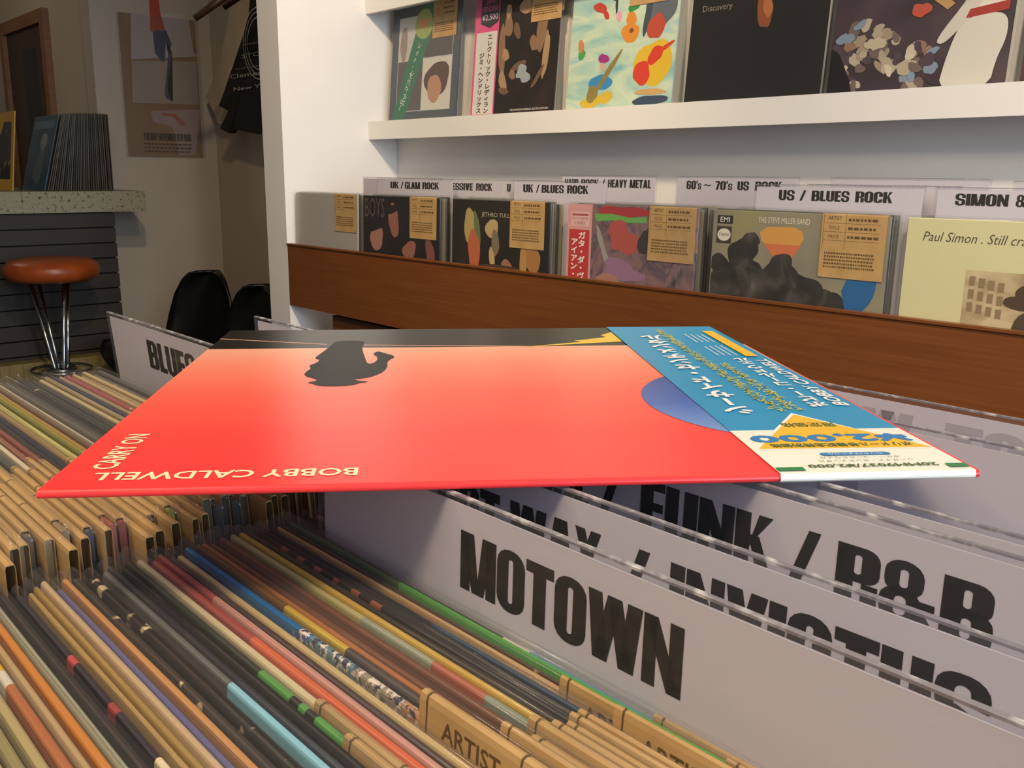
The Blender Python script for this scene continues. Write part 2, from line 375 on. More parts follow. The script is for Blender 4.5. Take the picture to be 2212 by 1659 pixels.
def card_print(t):
    k = ('cprint', t)
    if k in MC: return MC[k]
    mb = MB(); y = -(t/2+.00036); h = .315; xf = lambda x, z: (x, y, z)
    fit(mb, txt('ARTIST'), (.010, h-.0082, .033, h-.0030), xf, bold=.0001, nrm=(0, -1, 0))
    fit(mb, txt('TITLE'), (.012, h-.0228, .030, h-.0178), xf); fit(mb, txt('PRICE'), (.012, h-.0358, .030, h-.0308), xf)
    for z in (.0135, .0265, .0395): mb.poly([xf(.004, h-z), xf(.096, h-z), xf(.096, h-z+.0005), xf(.004, h-z+.0005)])
    for x in (.003, .040): mb.poly([xf(x, h-.052), xf(x+.0006, h-.052), xf(x+.0006, h-.001), xf(x, h-.001)])
    o = t/2+.0003
    for x in (.003, .040):   # frame lines carried over the fold
        pr = [(-o-.0002, h-.001), (-o*.8, h+.0011), (0, h+.0016), (o*.8, h+.0011)]
        for i in range(3): mb.poly([(x, *pr[i]), (x+.0006, *pr[i]), (x+.0006, *pr[i+1]), (x, *pr[i+1])])
    MC[k] = mb.data('card_print', KLINE); return MC[k]
def card_full(t):
    """card seen from the front: table of printed lines under the heading rows"""
    k = ('cfull', t)
    if k in MC: return MC[k]
    mb = MB(); mb.v = [tuple(v.co) for v in card_print(t).vertices]; mb.f = [tuple(p.vertices) for p in card_print(t).polygons]
    y = -(t/2+.00036); rnd = random.Random(4)
    for i in range(3):
        x = .044
        while x < .09:
            l = rnd.uniform(.003, .009); z = .315-.0095-.013*i; mb.poly([(x, y, z), (x+l, y, z), (x+l, y, z+.004), (x, y, z+.004)]); x += l+.002
    for i in range(5):
        x = .008
        while x < .088:
            l = rnd.uniform(.0015, .004); z = .315-.060-.0052*i; mb.poly([(x, y, z), (x+l, y, z), (x+l, y, z+.0028), (x, y, z+.0028)]); x += l+.0012
    MC[k] = mb.data('card_print', KLINE); return MC[k]
VAR = [0]
def thick(ys, i, room=.0011, hi=.0034):
    g = min(abs(ys[i]-ys[k]) for k in (i-1, i+1) if 0 <= k < len(ys)); return round(max(.0014, min(hi, g-room)), 4)
def record(label, loc, rot=(0, 0, 0), m=None, t=.003, card=None, group=None, plastic=True, full=False, lift=0):
    """loc = middle of the sleeve's bottom edge"""
    o = thing('record', label, 'record', loc, rot, group)
    c = ob('cover', cover_data(t, 0 if full else 1+VAR[0] % 7), o)
    if not c.data.materials: c.data.materials.append(None)
    c.material_slots[0].link = 'OBJECT'; c.material_slots[0].material = m
    if card is not None:
        k = ob('price_card', card_data(t+.0028 if full else t), o, (card, 0, lift)); ob('card_print', (card_full if full else card_print)(t+.0028 if full else t), k)
    if plastic:
        VAR[0] += 1; ob('plastic_sleeve', plastic_data(VAR[0] % 9, t+.0036 if full else round(t+.0008, 4)), o)
    return o
def lean_loc(x, y, z, l, h=.315):
    """base point of a sleeve of height h whose top edge is at (x,y,z), leaning back by l radians"""
    return (x, y-h*math.sin(l), z-h*math.cos(l)), (-l, 0, 0)

# near bin -----------------------------------------------------------------
NEAR = [
 (.0385, [(0, '#8f8a92')], 0, 'lilac grey record nearest the lens in the near bin'),
 (.0430, [(0, '#b59a6a')], 0, 'tan record just behind the lilac grey one'),
 (.0475, [(0, '#8f8455')], 0, 'olive record behind the tan one at the lower left'),
 (.0520, [(0, '#a89868')], 0, 'straw beige record between olive and rust ones'),
 (.0562, [(0, '#d0a830'), (.17, '#c9c2b0'), (.2, '#a8623a')], 0, 'rust brown record with a yellow tip'),
 (.0600, [(0, '#b0946a')], 0, 'thin sand record between rust and orange ones'),
 (.0637, [(0, '#c27a35')], 0, 'plain orange record in the near bin'),
 (.0672, [(0, '#9c9a80')], 0, 'pale grey green record beside the orange one'),
 (.0708, [(0, '#2e2a29')], .25, 'black record left of the pink striped one'),
 (.0745, [(0, '#2b2731'), (.17, '#b84a4a'), (.19, '#2b2731'), (.28, '#9a4040'), (.30, '#2b2731'), (.385, '#dccba4'), (.41, '#c4505a')], 0, 'black and rose pink record with cream band'),
 (.0778, [(0, '#a88a58')], 0, 'khaki tan record right of the pink one'),
 (.0806, [(0, '#b28e48')], 0, 'mustard tan record in the near bin'),
 (.0838, [(0, '#d2b48c')], 0, 'cream record left of the violet blue one'),
 (.0870, [(0, '#57578c')], 0, 'violet blue record with pale lettering on its edge'),
 (.0905, [(0, '#ba844f')], .1, 'light orange tan record right of the violet one'),
 (.0942, [(0, '#34322f')], .5, 'charcoal record with fine white scuffs'),
 (.0985, [(0, '#1f1b19')], .9, 'black record with badly chipped cream edge'),
 (.1032, [(0, '#5e5e5b'), (.32, '#84b9c8')], 0, 'grey record turning light blue'),
 (.1066, [(0, '#2d2d36'), (.70, '#c46a7a')], 0, 'charcoal record ending in pink'),
 (.1098, [(0, '#1d1b1b')], .2, 'black record beside the green dashed one'),
 (.1133, [(0, '#24301f'), (.33, '#56a046'), (.39, '#1e1e1b'), (.405, '#56a046'), (.415, '#1e1e1b'), (.43, '#56a046'), (.52, '#1e2a1c'), (.58, '#56a046'), (.66, '#1e2a1c')], 0, 'black record with bright green dashes'),
 (.1172, [(0, '#d8c69c'), (.415, '#a5832e'), (.428, '#d8c69c')], 0, 'broad cream record with a mustard tick'),
 (.1208, [(0, '#a8403a'), (.25, '#d8623a')], 0, 'orange red record in the near bin'),
 (.1243, [(0, '#a84a48'), (.15, '#c89282')], 0, 'dusty pink record beside the orange red one'),
 (.1278, [(0, '#3a2a2c')], .15, 'dark plum brown record with one pale chip'),
 (.1314, [(0, '#cdb27c')], 0, 'warm cream record left of the speckled one'),
 (.1352, [(0, '#1d6496'), (.30, '#5d7d87'), (.38, '#8c8272'), (.46, '#b28262'), (.56, '#aa727a')], 0, 'blue to pink speckled record', 1),
 (.1390, [(0, '#6c4c2a'), (.22, '#ba9c3c'), (.34, '#4b4341')], 0, 'mustard and charcoal record'),
 (.1428, [(0, '#b26c36')], .1, 'burnt orange record before the wide brown gap'),
 (.1460, [(0, '#7a4a30')], 0, 'chestnut brown record in the near bin'),
 (.1500, [(0, '#6e4430')], 0, 'deep chestnut record showing a strip of its face'),
 (.1540, [(0, '#baae72'), (.3, '#9aa088'), (.42, '#b4604a'), (.5, '#8a9484')], 0, 'pale yellow green record with red flecks'),
 (.1575, [(0, '#caa43e')], 0, 'golden yellow record in the near bin'),
 (.1610, [(0, '#2a2420')], .1, 'black brown record beside the golden one'),
 (.1640, [(0, '#1a1718'), (.06, '#a05838'), (.075, '#1a1718'), (.10, '#a05838'), (.115, '#1a1718'), (.14, '#a05838'), (.155, '#1a1718'), (.18, '#a05838'), (.195, '#1a1718'), (.22, '#a05838'), (.235, '#1a1718'), (.26, '#a05838'), (.28, '#1d1a22')], 0, 'black record with a row of orange dashes'),
 (.1672, [(0, '#1b191d')], .3, 'black record with specks near the front sign'),
 (.1702, [(0, '#1e2430'), (.35, '#26425c')], .3, 'blue black record near the front sign'),
 (.1730, [(0, '#c29c6a')], 0, 'light tan record near the front sign'),
 (.1755, [(0, '#4a3a2c')], .5, 'scuffed brown record beside the bright green one'),
 (.1780, [(0, '#2e5a2c'), (.25, '#4aa842')], 0, 'bright green record just before the front sign'),
 (.1802, [(0, '#3a3430'), (.42, '#d8d0c0'), (.46, '#5a90b0')], 0, 'dark record with a blue end against the front sign'),
]
rnd = random.Random(3)
CARD0 = {9: -.205, 20: -.19, 21: -.211, 26: -.187, 28: -.178, 29: -.167, 31: -.165, 33: -.158, 35: -.16, 36: -.150, 37: -.173, 39: -.12, 40: -.145}
for i, e in enumerate(NEAR):
    y, st, sc, lab = e[:4]
    mm = ramp_mat('sleeve_print_near_%d' % i, st, scuff=sc, speck=len(e) > 4, rough=.42)
    l = R_(4.0)
    zt = H-.1425+rnd.uniform(-.0012, .0012)+(.0012 if i == 39 else 0)
    x = -.1815+rnd.uniform(-.004, .004)
    loc, rot = lean_loc(x, y, zt, l)
    cx = CARD0.get(i, -.16 if i > 20 else (-.15 if i % 2 else None))
    record(lab, loc, rot, mm, t=thick([q[0] for q in NEAR], i), card=None if cx is None else cx-x, lift={26: .0065, 36: .006, 29: .0035, 37: .003}.get(i, rnd.uniform(0, .0012)))
# left bin -----------------------------------------------------------------
LEFT = [(.2240, '#5d5957', 'smoke grey record against the blues sign'), (.2195, '#6a6663', 'ash grey record second from the blues sign'),
 (.2140, '#baa27a', 'pale cream record third from the blues sign'), (.2100, '#b29a6c', 'sand cream record fourth from the blues sign'), (.2060, '#c2aa7c', 'light cream record beside the crimson one'),
 (.2015, '#a84656', 'crimson pink record in the far left bin'), (.1970, '#a89470', 'thin tan record between crimson and navy ones'),
 (.1928, '#33335f', 'navy blue record in the far left bin'), (.1885, '#9c8a68', 'dull tan record beside the navy one'), (.1845, '#cab68a', 'cream record before the grey run'),
 (.1800, '#4b4b49', None), (.1756, '#454644', None), (.1712, '#3f403f', None), (.1668, '#4d4c4a', None), (.1624, '#5a5852', None),
 (.1582, '#d2c8b4', 'white record between grey and orange ones'), (.1545, '#7c6a5c', 'mauve brown record beside the white one'), (.1508, '#bb8c4a', 'amber orange record in the left bin'),
 (.1468, '#8c8638', 'olive yellow record in the left bin'), (.1425, '#bfb672', 'pale yellow record in the left bin'), (.1382, '#9c8058', 'brown tan record beside the pale yellow one'),
 (.1338, '#2b3345', 'dark slate blue record in the left bin'), (.1294, '#29292c', 'black record beside the slate blue one'), (.1252, '#8c4a3d', 'brick red record in the left bin'),
 (.1212, '#98594b', 'faded red record beside the brick red one'), (.1174, '#cbbfa4', 'off white record beside the faded red one'), (.1134, '#4a5159', 'blue grey record beside the off white one')]
y = .1092; k = 0
while y > .03:
    LEFT.append((y, ['#a88c5c', '#8f7a58', '#b0935f', '#9a8258', '#6a5c48'][k % 5], None)); y -= .0043; k += 1
for i, (y, c, lab) in enumerate(LEFT):
    l = -R_(3.5) if y > .2 else (R_(-3.5)+(.2-y)/.17*R_(5.0))
    x = -.5435+rnd.uniform(-.005, .005); loc, rot = lean_loc(x, y, H-.1425+rnd.uniform(-.0015, .0015), l)
    mm = ramp_mat('sleeve_print_left_'+c, [(0, c)], rough=.45, scuff=.12)
    g = None
    if lab is None:
        g = 'grey records in the left bin' if c in ('#4b4b49', '#454644', '#3f403f', '#4d4c4a', '#5a5852') else 'card-topped records at the front of the left bin'
        lab = 'grey record in the run of grey ones, left bin' if g[0] == 'g' else 'record topped by a tan price card in left bin'
    record(lab, loc, rot, mm, t=thick([q[0] for q in LEFT], i), card=(-.487+rnd.uniform(-.022, .02)-x) if y < .2 else .055, group=g)
# a few records standing between the signs of the near bin and behind the blues sign
for j, y in enumerate((.1890, .1935, .1980, .2025, .2070)):
    loc, rot = lean_loc(-.185+rnd.uniform(-.003, .003), y, H-.1435, R_(2)); record('clear-sleeved record wedged between the two front signs', loc, rot, ramp_mat('wedge%d' % (j % 2), [(0, ['#4a4440', '#8a7a64'][j % 2])]), group='records between the front signs')
for j in range(9):
    loc, rot = lean_loc(-.1825+rnd.uniform(-.003, .003), .2225+j*.0046, H-.1435, R_(2)); record('clear-sleeved record under the raised album', loc, rot, ramp_mat('wedge%d' % (j % 2), [(0, '#4a4440')]), group='records under the raised album')

# ------------------------------------------------------------------ section signs
def divider(label, x0, x1, y, ztop, lean, words, group='section divider signs', h=.355, ink=INK, margin=.003, th=.0022, cap=.0205, off=.0112):
    """clear case with a white card; words = [(text, xa, xb)] in world x; the face looks toward -Y"""
    loc, rot = lean_loc((x0+x1)/2, y, ztop, lean, h)
    t = thing('divider_sign', label, 'sign', loc, rot, group); w = (x1-x0)/2
    MB().box((-w, -th/2, 0), (w, th/2, h-.0008)).build('clear_case', CASE, t)
    MB().box((-w, -th/2, h-.0008), (w, th/2, h)).build('case_edge', CASEEDGE, t)
    p = MB().box((-w+.004, -.0004, .004), (w-.004, .0004, h-margin)).build('paper', PAPER, t)
    mb = MB(); xf = lambda x, z: (x, -.00052, z)
    for s, xa, xb in words:
        fit(mb, sign_text(s), (xa-(x0+x1)/2, h-off-cap*(.62 if s == '~' else 1), xb-(x0+x1)/2, h-off-cap*(.38 if s == '~' else 0)), xf)
    if mb.v: mb.build('lettering', ink, p)
    return t
ZT = H-.1030
divider('front divider sign lettered MOTOWN in the near bin', -.322, -.008, .184, ZT, R_(1.5), [('MOTOWN', -.2312, -.1388)])
divider('second divider sign lettered HOT WAX / INVICTUS', -.322, -.008, .2155, ZT, R_(2), [('HOT WAX', -.2850, -.1979), ('/', -.1885, -.1772), ('INVICTUS', -.169, -.0745)])
divider('third divider sign lettered SOUL / FUNK / R&B', -.322, -.008, .270, ZT, R_(2), [('SOUL', -.300, -.255), ('/', -.2494, -.2383), ('FUNK', -.2277, -.1687), ('/', -.1625, -.1512), ('R&B', -.145, -.0955)])
divider('blank clear divider close behind the R&B sign', -.322, -.008, .287, ZT, R_(2), [])
divider('blank divider sign with a faint grey bar under the album', -.322, -.008, .384, ZT, R_(2), [('I', -.2185, -.1993)], ink=GHOST, off=.024)
divider('rearmost divider sign with faint grey reversed lettering', -.340, -.008, .432, ZT, R_(2), [('W', -.2261, -.2), ('TOP', -.1848, -.13)], ink=GHOST, off=.0078)
divider('divider sign lettered BLUES in the left bin', -.727, -.412, .241, H-.1032, R_(-5), [('BLUES', -.655, -.575)])
divider('blank divider sign corner poking up behind the album', -.637, -.395, .315, ZT, R_(-2), [])

# ------------------------------------------------------------------ bins
t = thing('record_bin', 'wooden record bin holding the two front rows of records', 'bin', (-.36, .2, 0))
zb = H-.4725
def part(n, a, b, m, par): return MB().box(a, b).build(n, m, par)
part('bottom_board', (-.385, -.32, zb), (.385, .35, zb+.012), WOODD, t)
part('side_panel', (-.40, -.32, zb-.06), (-.385, .35, H-.27), WOODD, t)
part('side_panel', (.385, -.32, zb-.06), (.40, .35, H-.27), WOODD, t)
part('divider_panel', (-.0045, -.32, zb+.012), (.0005, .35, H-.26), WOODD, t)
part('front_panel', (-.40, -.335, zb-.06), (.40, -.32, H-.27), WOODD, t)
part('back_panel', (-.40, .35, zb-.06), (.40, .365, H-.27), WOODD, t)
for sx in (-.39, .36):
    for sy in (-.32, .32): part('leg', (sx, sy, 0), (sx+.03, sy+.03, zb-.06), WOODD, t)

# rear crate along the wall
CF = 1.32
zt, zl = H-.203, H-.374
t = thing('record_rack', 'long brown wooden record rack along the white wall', 'rack', (-1.0, CF, 0))
part('front_panel', (-1.449, 0, zl), (2.2, .010, zt), WOOD, t)
part('top_rail', (-1.449, -.003, zt), (2.2, .0115, zt+.004), WOOD, t)
part('bottom_board', (-1.235, .018, H-.395), (2.2, .37, H-.383), WOODD, t)
part('end_panel', (2.2, -.003, zl), (2.218, .37, zt+.004), WOOD, t)
part('lower_front', (-1.235, .02, .10), (2.2, .035, H-.383), WOOD, t)
part('lower_side', (-1.250, .02, .10), (-1.235, .36, H-.383), WOOD, t)
part('plinth', (-1.22, .05, 0), (2.18, .34, .10), WOODD, t)

# ------------------------------------------------------------------ printed fronts
class Art:
    """flat print on the front (−Y) of a record cover; x from −.1575, z from 0 to .315"""
    def __init__(s, cover, t): s.c = cover; s.t = t; s.n = 0
    def xf(s):
        y = -(s.t/2+.0001+.00002*s.n); s.n += 1; return lambda x, z: (x, y, z)
    def add(s, name, mb, m): return mb.build(name, m, s.c)
    def rect(s, name, x0, z0, x1, z1, m):
        f = s.xf(); return s.add(name, MB().poly([f(x0, z0), f(x1, z0), f(x1, z1), f(x0, z1)]), m)
    def poly(s, name, pts, m):
        f = s.xf(); return s.add(name, MB().poly([f(*p) for p in pts]), m)
    def blob(s, name, cx, cz, rx, rz, m, rot=0, seed=0, n=22, w=.18):
        rd = random.Random(seed); ph = [rd.uniform(0, 6.28) for _ in range(3)]; pts = []
        for i in range(n):
            a = 6.28319*i/n; r = 1+w*(math.sin(2*a+ph[0])+.6*math.sin(3*a+ph[1])+.4*math.sin(5*a+ph[2]))
            x, z = rx*r*math.cos(a), rz*r*math.sin(a); pts.append((cx+x*math.cos(rot)-z*math.sin(rot), cz+x*math.sin(rot)+z*math.cos(rot)))
        return s.poly(name, [(min(.156, max(-.156, x)), min(.314, max(.001, z))) for x, z in pts], m)
    def text(s, name, st, x0, z0, x1, z1, m, heavy=False, shear=0):
        mb = MB(); fit(mb, sign_text(st) if heavy else txt(st), (x0, z0, x1, z1), s.xf(), shear=shear); return s.add(name, mb, m)
    def col(s, name, st, x, z, size, m, sx=1):
        mb = MB(); jcol(mb, st, x, z, size, s.xf(), sx, bold=.028, nrm=(0, -1, 0)); return s.add(name, mb, m)
def chaik(p, n=2):
    for _ in range(n): p = [q for i in range(len(p)) for a, b in [(p[i], p[(i+1) % len(p)])] for q in ((a[0]*.75+b[0]*.25, a[1]*.75+b[1]*.25), (a[0]*.25+b[0]*.75, a[1]*.25+b[1]*.75))]
    return p
def ink(c, r=.45): return mat('ink_'+c, c, r)
def front_record(label, loc, rot, m, t=.004, card=None, group=None):
    o = record(label, loc, rot, m, t, card, group, True, True)
    return o, Art([c for c in o.children if c.name.startswith('cover')][0], t)
def px_center(xa, xb, Y): return (onY(xa, 240, Y).x+onY(xb, 240, Y).x)/2
WY = 1.635; ll = R_(5)
def wall_rec(label, xa, xb, m, card=None):
    x = px_center(xa, xb, 1.645)
    return front_record(label, (x, WY+.012, LZ+.0009), (-ll, 0, 0), m, .004, card, 'albums shown on the wall ledge')
# 1 slate cover with panels and a green strap
o, A = wall_rec('slate grey album with four photo panels and green strap', 838, 985, mat('slate_cover', '#3c444b', .35), .035)
A.rect('white_square', -.126, .028, .129, .287, ink('#b9b7b0'))
A.rect('picture_panel', -.124, .171, -.005, .285, ink('#b5b1a8')); A.rect('picture_panel', -.001, .171, .127, .285, ink('#4c4744'))
A.rect('picture_panel', -.124, .03, -.005, .167, ink('#4f4844')); A.rect('picture_panel', -.001, .03, .127, .167, ink('#c8c4b4'))
A.blob('brown_shape', .064, .11, .052, .05, ink('#4a302a'), 0, 1, w=.1); A.blob('tan_shape', .054, .085, .03, .04, ink('#b0805f'), .1, 4, w=.06); A.blob('pale_shape', -.1, .215, .018, .045, ink('#8d7a70'), 0, 6, w=.08)
A.poly('green_strap', [(-.146, 0), (-.086, 0), (.045, .27), (.045, .315), (-.015, .315)], ink('#1c6847'))
A.blob('green_disc', -.008, .262, .04, .042, ink('#8c9c4c'), 0, 3, w=.03); A.blob('orange_patch', -.01, .264, .02, .016, ink('#c8784a'), 0, 8)
f = A.xf(); mb = MB(); sl = .131/.27
jcol(mb, 'レット・イット・ビー', 0, 0, .0175, lambda x, z: f(-.02+x+z*sl, .215+z)); A.add('strap_lettering', mb, WHITEINK)
f = A.xf(); mb = MB(); jcol(mb, 'ビートルズ', 0, 0, .0175, lambda x, z: f(-.05+x+z*sl, .135+z)); A.add('strap_lettering', mb, WHITEINK)
# 2 dark cover with pink paper band
DK = noise_mat('dark_brown_cover', ['#120d0a', '#1c140f', '#2e2016'], (14, 14, 9), .3, 3)
o, A = wall_rec('dark album with a pink and white paper band', 1013, 1196, DK, .058)
SK = [ink('#8a6a4c'), ink('#a98762'), ink('#6e5238')]
for i, (x, z, rx, rz, ro) in enumerate([(-.045, .16, .014, .06, .1), (-.035, .085, .012, .03, .5), (-.03, .062, .02, .008, -.3), (-.025, .22, .014, .03, .1), (-.028, .255, .009, .02, 0), (.008, .205, .012, .02, .3), (.1, .205, .02, .05, -.1), (.118, .14, .01, .06, -.1), (.095, .09, .03, .007, .9), (.075, .17, .016, .02, .3), (-.03, .15, .014, .014, 0), (.02, .12, .03, .009, .4), (.0, .1, .012, .012, 0), (.035, .26, .02, .02, 0)]):
    A.blob('tan_shape', x, z, rx, rz, SK[i % 3], ro, i, w=.12)
A.blob('silver_shape', .04, .1, .024, .02, ink('#9aa4a8'), .3, 5, w=.3)
A.text('footer_lettering', 'THE JIMI HENDRIX EXPERIENCE  ELECTRIC LADYLAND', .0, .01, .14, .016, WHITEINK)
A.rect('paper_band', -.1575, 0, -.063, .315, ink('#d8487e')); A.rect('white_field', -.15, .008, -.068, .213, ink('#d6d0c8'))
A.poly('dark_crest', [(-.137, .3), (-.066, .3), (-.066, .235), (-.1, .222), (-.137, .235)], ink('#2a2024'))
A.text('crest_lettering', 'JIMI', -.118, .279, -.085, .291, ink('#d8487e')); A.text('crest_lettering', 'HENDRIX', -.134, .264, -.069, .276, ink('#d8487e')); A.text('price_lettering', '¥2,500', -.132, .24, -.07, .257, ink('#e8d0d8'))
A.col('band_lettering', 'エレクトリック・レディランド', -.095, .208, .0146, INK, 1.5); A.col('band_lettering', 'ジミ・ヘンドリックス', -.124, .163, .0146, INK, 1.5)
# 3 bright painted cover
PB = noise_mat('pale_blue_painting', ['#7ab0b8', '#a8c8b8', '#c8d6b8', '#8abac8'], (6, 6, 16), .45, 4, 1.2)
o, A = wall_rec('pale blue album with bright yellow red and orange shapes', 1222, 1445, PB, .02)
for c, x, z, rx, rz, ro in [('#5c646c', .11, .225, .04, .05, .2), ('#3c4850', .075, .215, .008, .06, -.15), ('#d8b428', .1, .1, .05, .055, 0), ('#b8482e', .1, .182, .023, .03, 0), ('#d03a24', .07, .08, .026, .026, .4), ('#d03a24', .105, .118, .022, .018, .6), ('#d03a24', .135, .135, .022, .005, .5), ('#d88a2a', .027, .175, .024, .024, 0), ('#d88a2a', .027, .207, .016, .016, 0), ('#7a4a24', .03, .18, .006, .006, 0), ('#3486b8', -.052, .066, .034, .02, 0), ('#d0b032', -.075, .022, .04, .013, .2), ('#d0b032', -.03, .03, .02, .014, .5), ('#8a7a3c', -.03, .09, .007, .06, -.7), ('#8a7a3c', -.075, .04, .018, .02, 0), ('#9c2c78', -.047, .122, .017, .011, 0), ('#c8a890', -.048, .103, .009, .01, 0), ('#b83c28', -.07, .243, .02, .012, -.3), ('#b83c28', -.05, .225, .006, .015, .6), ('#2c8a48', .032, .235, .016, .012, .3), ('#2c6a38', .028, .26, .01, .014, 0), ('#4c9a4a', -.118, .138, .012, .012, 0), ('#c8804e', -.122, .158, .009, .016, 0), ('#3c4230', -.022, .268, .016, .014, 0), ('#2c3438', -.02, .245, .004, .02, 0), ('#e0a0b0', -.01, .217, .009, .011, 0), ('#34465a', .1, .016, .048, .012, 0), ('#c8a060', .1, .036, .042, .007, 0), ('#e6e2c8', .115, .27, .01, .02, .4)]:
    A.blob('colour_shape', x, z*.93, rx, rz*.93, ink(c), ro, int(abs(x*900)+z*70), w=.1)
# 4 black cover
o, A = wall_rec('near black album titled Discovery', 1478, 1762, noise_mat('near_black_cover', ['#0d0c0c', '#131211', '#1c1b19'], (4, 4, 2), .35, 3), None)
A.text('title_lettering', 'Discovery', -.131, .180, -.058, .196, ink('#8c8474')); A.blob('amber_shape', .018, .17, .014, .038, ink('#8a4a24'), .25, 3, w=.12); A.blob('amber_shape', .026, .176, .01, .02, ink('#b06a34'), .2, 7, w=.1)
# 5 crowd-like pale blobs on plum
o, A = wall_rec('plum album with pale patches and a white figure shape', 1790, 2150, noise_mat('plum_cover', ['#241a22', '#3a2a32', '#4a3a3e'], (10, 10, 10), .4, 5), None)
rd = random.Random(9)
Z5 = .87; lowz = lambda p: [(x, z*.87) for x, z in p]
for i in range(70):
    x = -.15+.2*rd.random(); z = .01+.13*rd.random()*(1.05-abs(x+.1)*4 if x > -.1 else 1)
    A.blob('pale_patch', x, max(.012, z*Z5), rd.uniform(.006, .013), rd.uniform(.008, .016), ink(rd.choice(['#9a8a74', '#b0a48c', '#6a5a54', '#7a8a9a', '#8a6a54', '#a89a84', '#4a3a44', '#c0b49c', '#3a2c34'])), rd.uniform(0, 3), i, 12)
A.poly('dark_shape', [(-.156, .0), (-.156, .085), (-.14, .075), (-.115, .03), (-.105, .0)], ink('#1c1a1e'))
A.poly('white_shape', chaik(lowz([(.05, .0), (.056, .05), (.07, .11), (.085, .13), (.12, .138), (.15, .13), (.153, .09), (.14, .05), (.135, .0)])), ink('#c8c2b4')); A.poly('white_shape', chaik(lowz([(.08, .13), (.105, .2), (.11, .25), (.154, .25), (.152, .14)])), ink('#d0cabc'))
A.poly('white_shape', chaik(lowz([(.035, .095), (.045, .085), (.06, .095), (.105, .15), (.135, .23), (.11, .24), (.085, .17)])), ink('#c2baac')); A.poly('red_belt', lowz([(.082, .13), (.15, .138), (.15, .155), (.088, .146)]), ink('#9a3430'))
A.poly('tan_bar', lowz([(-.01, .2), (.05, .15), (.062, .16), (.0, .215)]), ink('#b08a54')); A.blob('red_patch', .005, .135, .015, .013, ink('#b04a34'), 0, 4)
o, A = wall_rec('brown album cut off at the right edge of the ledge', 2232, 2667, mat('brown_cover_edge', '#4a2c22', .4), None)

# ------------------------------------------------------------------ records in the rear rack
CY = 1.347; CZ = H-.0585
def rack_rec(label, xa, m, card=None, xc=None, dy=0):
    x = xc if xc is not None else onY(xa, 440, CY).x+.1575
    loc, rot = lean_loc(x, CY+dy, CZ, R_(1.5)); return front_record(label, loc, rot, m, .004, card, 'front records in the wall rack')
STK = []
def stack(x, n, cols, desc):
    for k in range(1, n+1):
        loc, rot = lean_loc(x+rnd.uniform(-.004, .004), CY+.0065*k, CZ+rnd.uniform(-.004, .002), R_(1.5))
        record('thin record edge packed behind %s' % desc, loc, rot, ramp_mat('edge_'+cols[k % len(cols)], [(0, cols[k % len(cols)])]), group='records behind '+desc)
EDG = ['#5a5448', '#3c3a36', '#8a8068', '#6a6a60', '#2e2c2a', '#9a907a']
x0 = -2.275
o, A = rack_rec('plain grey record at the partition end of the rack', 0, mat('plain_grey_cover', '#a8a29a', .4), .05, x0); stack(x0, 5, EDG, 'the plain grey record')
x1 = onY(787, 430, CY).x+.1575
o, A = rack_rec('dark record titled BOYS in the rack', 787, noise_mat('black_plum_cover', ['#120e10', '#1c1416', '#2a1c1e'], (9, 9, 9), .3), .045, x1)
A.text('title_lettering', 'BOYS', -.15, .262, -.064, .309, ink('#5a4c4c')); A.blob('pink_shape', -.098, .212, .03, .03, ink('#a87466'), .3, 2, w=.08); A.blob('pink_shape', -.024, .258, .022, .04, ink('#96604f'), .1, 5, w=.08); A.blob('dark_shape', -.03, .285, .034, .012, ink('#1c1416'), .2, 7); A.blob('pink_shape', .042, .19, .026, .022, ink('#96604f'), .4, 8, w=.12); A.blob('pink_shape', .125, .19, .016, .035, ink('#7a4a44'), .2, 9, w=.1); A.blob('dark_shape', -.1, .238, .03, .008, ink('#1c1416'), .3, 9)
stack(x1, 12, EDG, 'the BOYS record')
x2 = onY(980, 430, CY).x+.1575
o, A = rack_rec('black record titled JETHRO TULL in the rack', 980, noise_mat('black_olive_cover', ['#15120d', '#1d1912', '#2c261a'], (8, 8, 8), .3), .04, x2)
A.text('title_lettering', 'JETHRO TULL', -.056, .277, .037, .289, ink('#b0aa8c'))
for c, x, z, rx, rz, ro in [('#1c1812', -.088, .3, .016, .012, 0), ('#b0985c', -.095, .258, .022, .036, .1), ('#66704a', -.07, .25, .01, .04, .15), ('#b8623a', -.08, .205, .021, .045, 0), ('#b89c6c', -.02, .255, .02, .022, -.2), ('#7c6c50', -.008, .225, .012, .03, 0), ('#c0a070', -.018, .19, .009, .026, .1), ('#a8743c', .11, .2, .024, .03, .3), ('#b08848', .083, .185, .012, .035, 0), ('#9a6a50', .03, .175, .02, .016, 0), ('#4a3420', .0, .172, .07, .008, 0)]:
    A.blob('ochre_shape', x, z, rx, rz, ink(c), ro, int(x*1000+200), w=.09)
stack(x2, 12, EDG, 'the JETHRO TULL record')
x3 = onY(1230, 430, CY).x+.1575
o, A = rack_rec('mauve swirl record with red paper band in the rack', 1230, noise_mat('mauve_swirl_cover', ['#3a3438', '#6a5a5c', '#8a6a68', '#5a4a58', '#7c7468'], (16, 16, 12), .4, 4, 1.8), .052, x3)
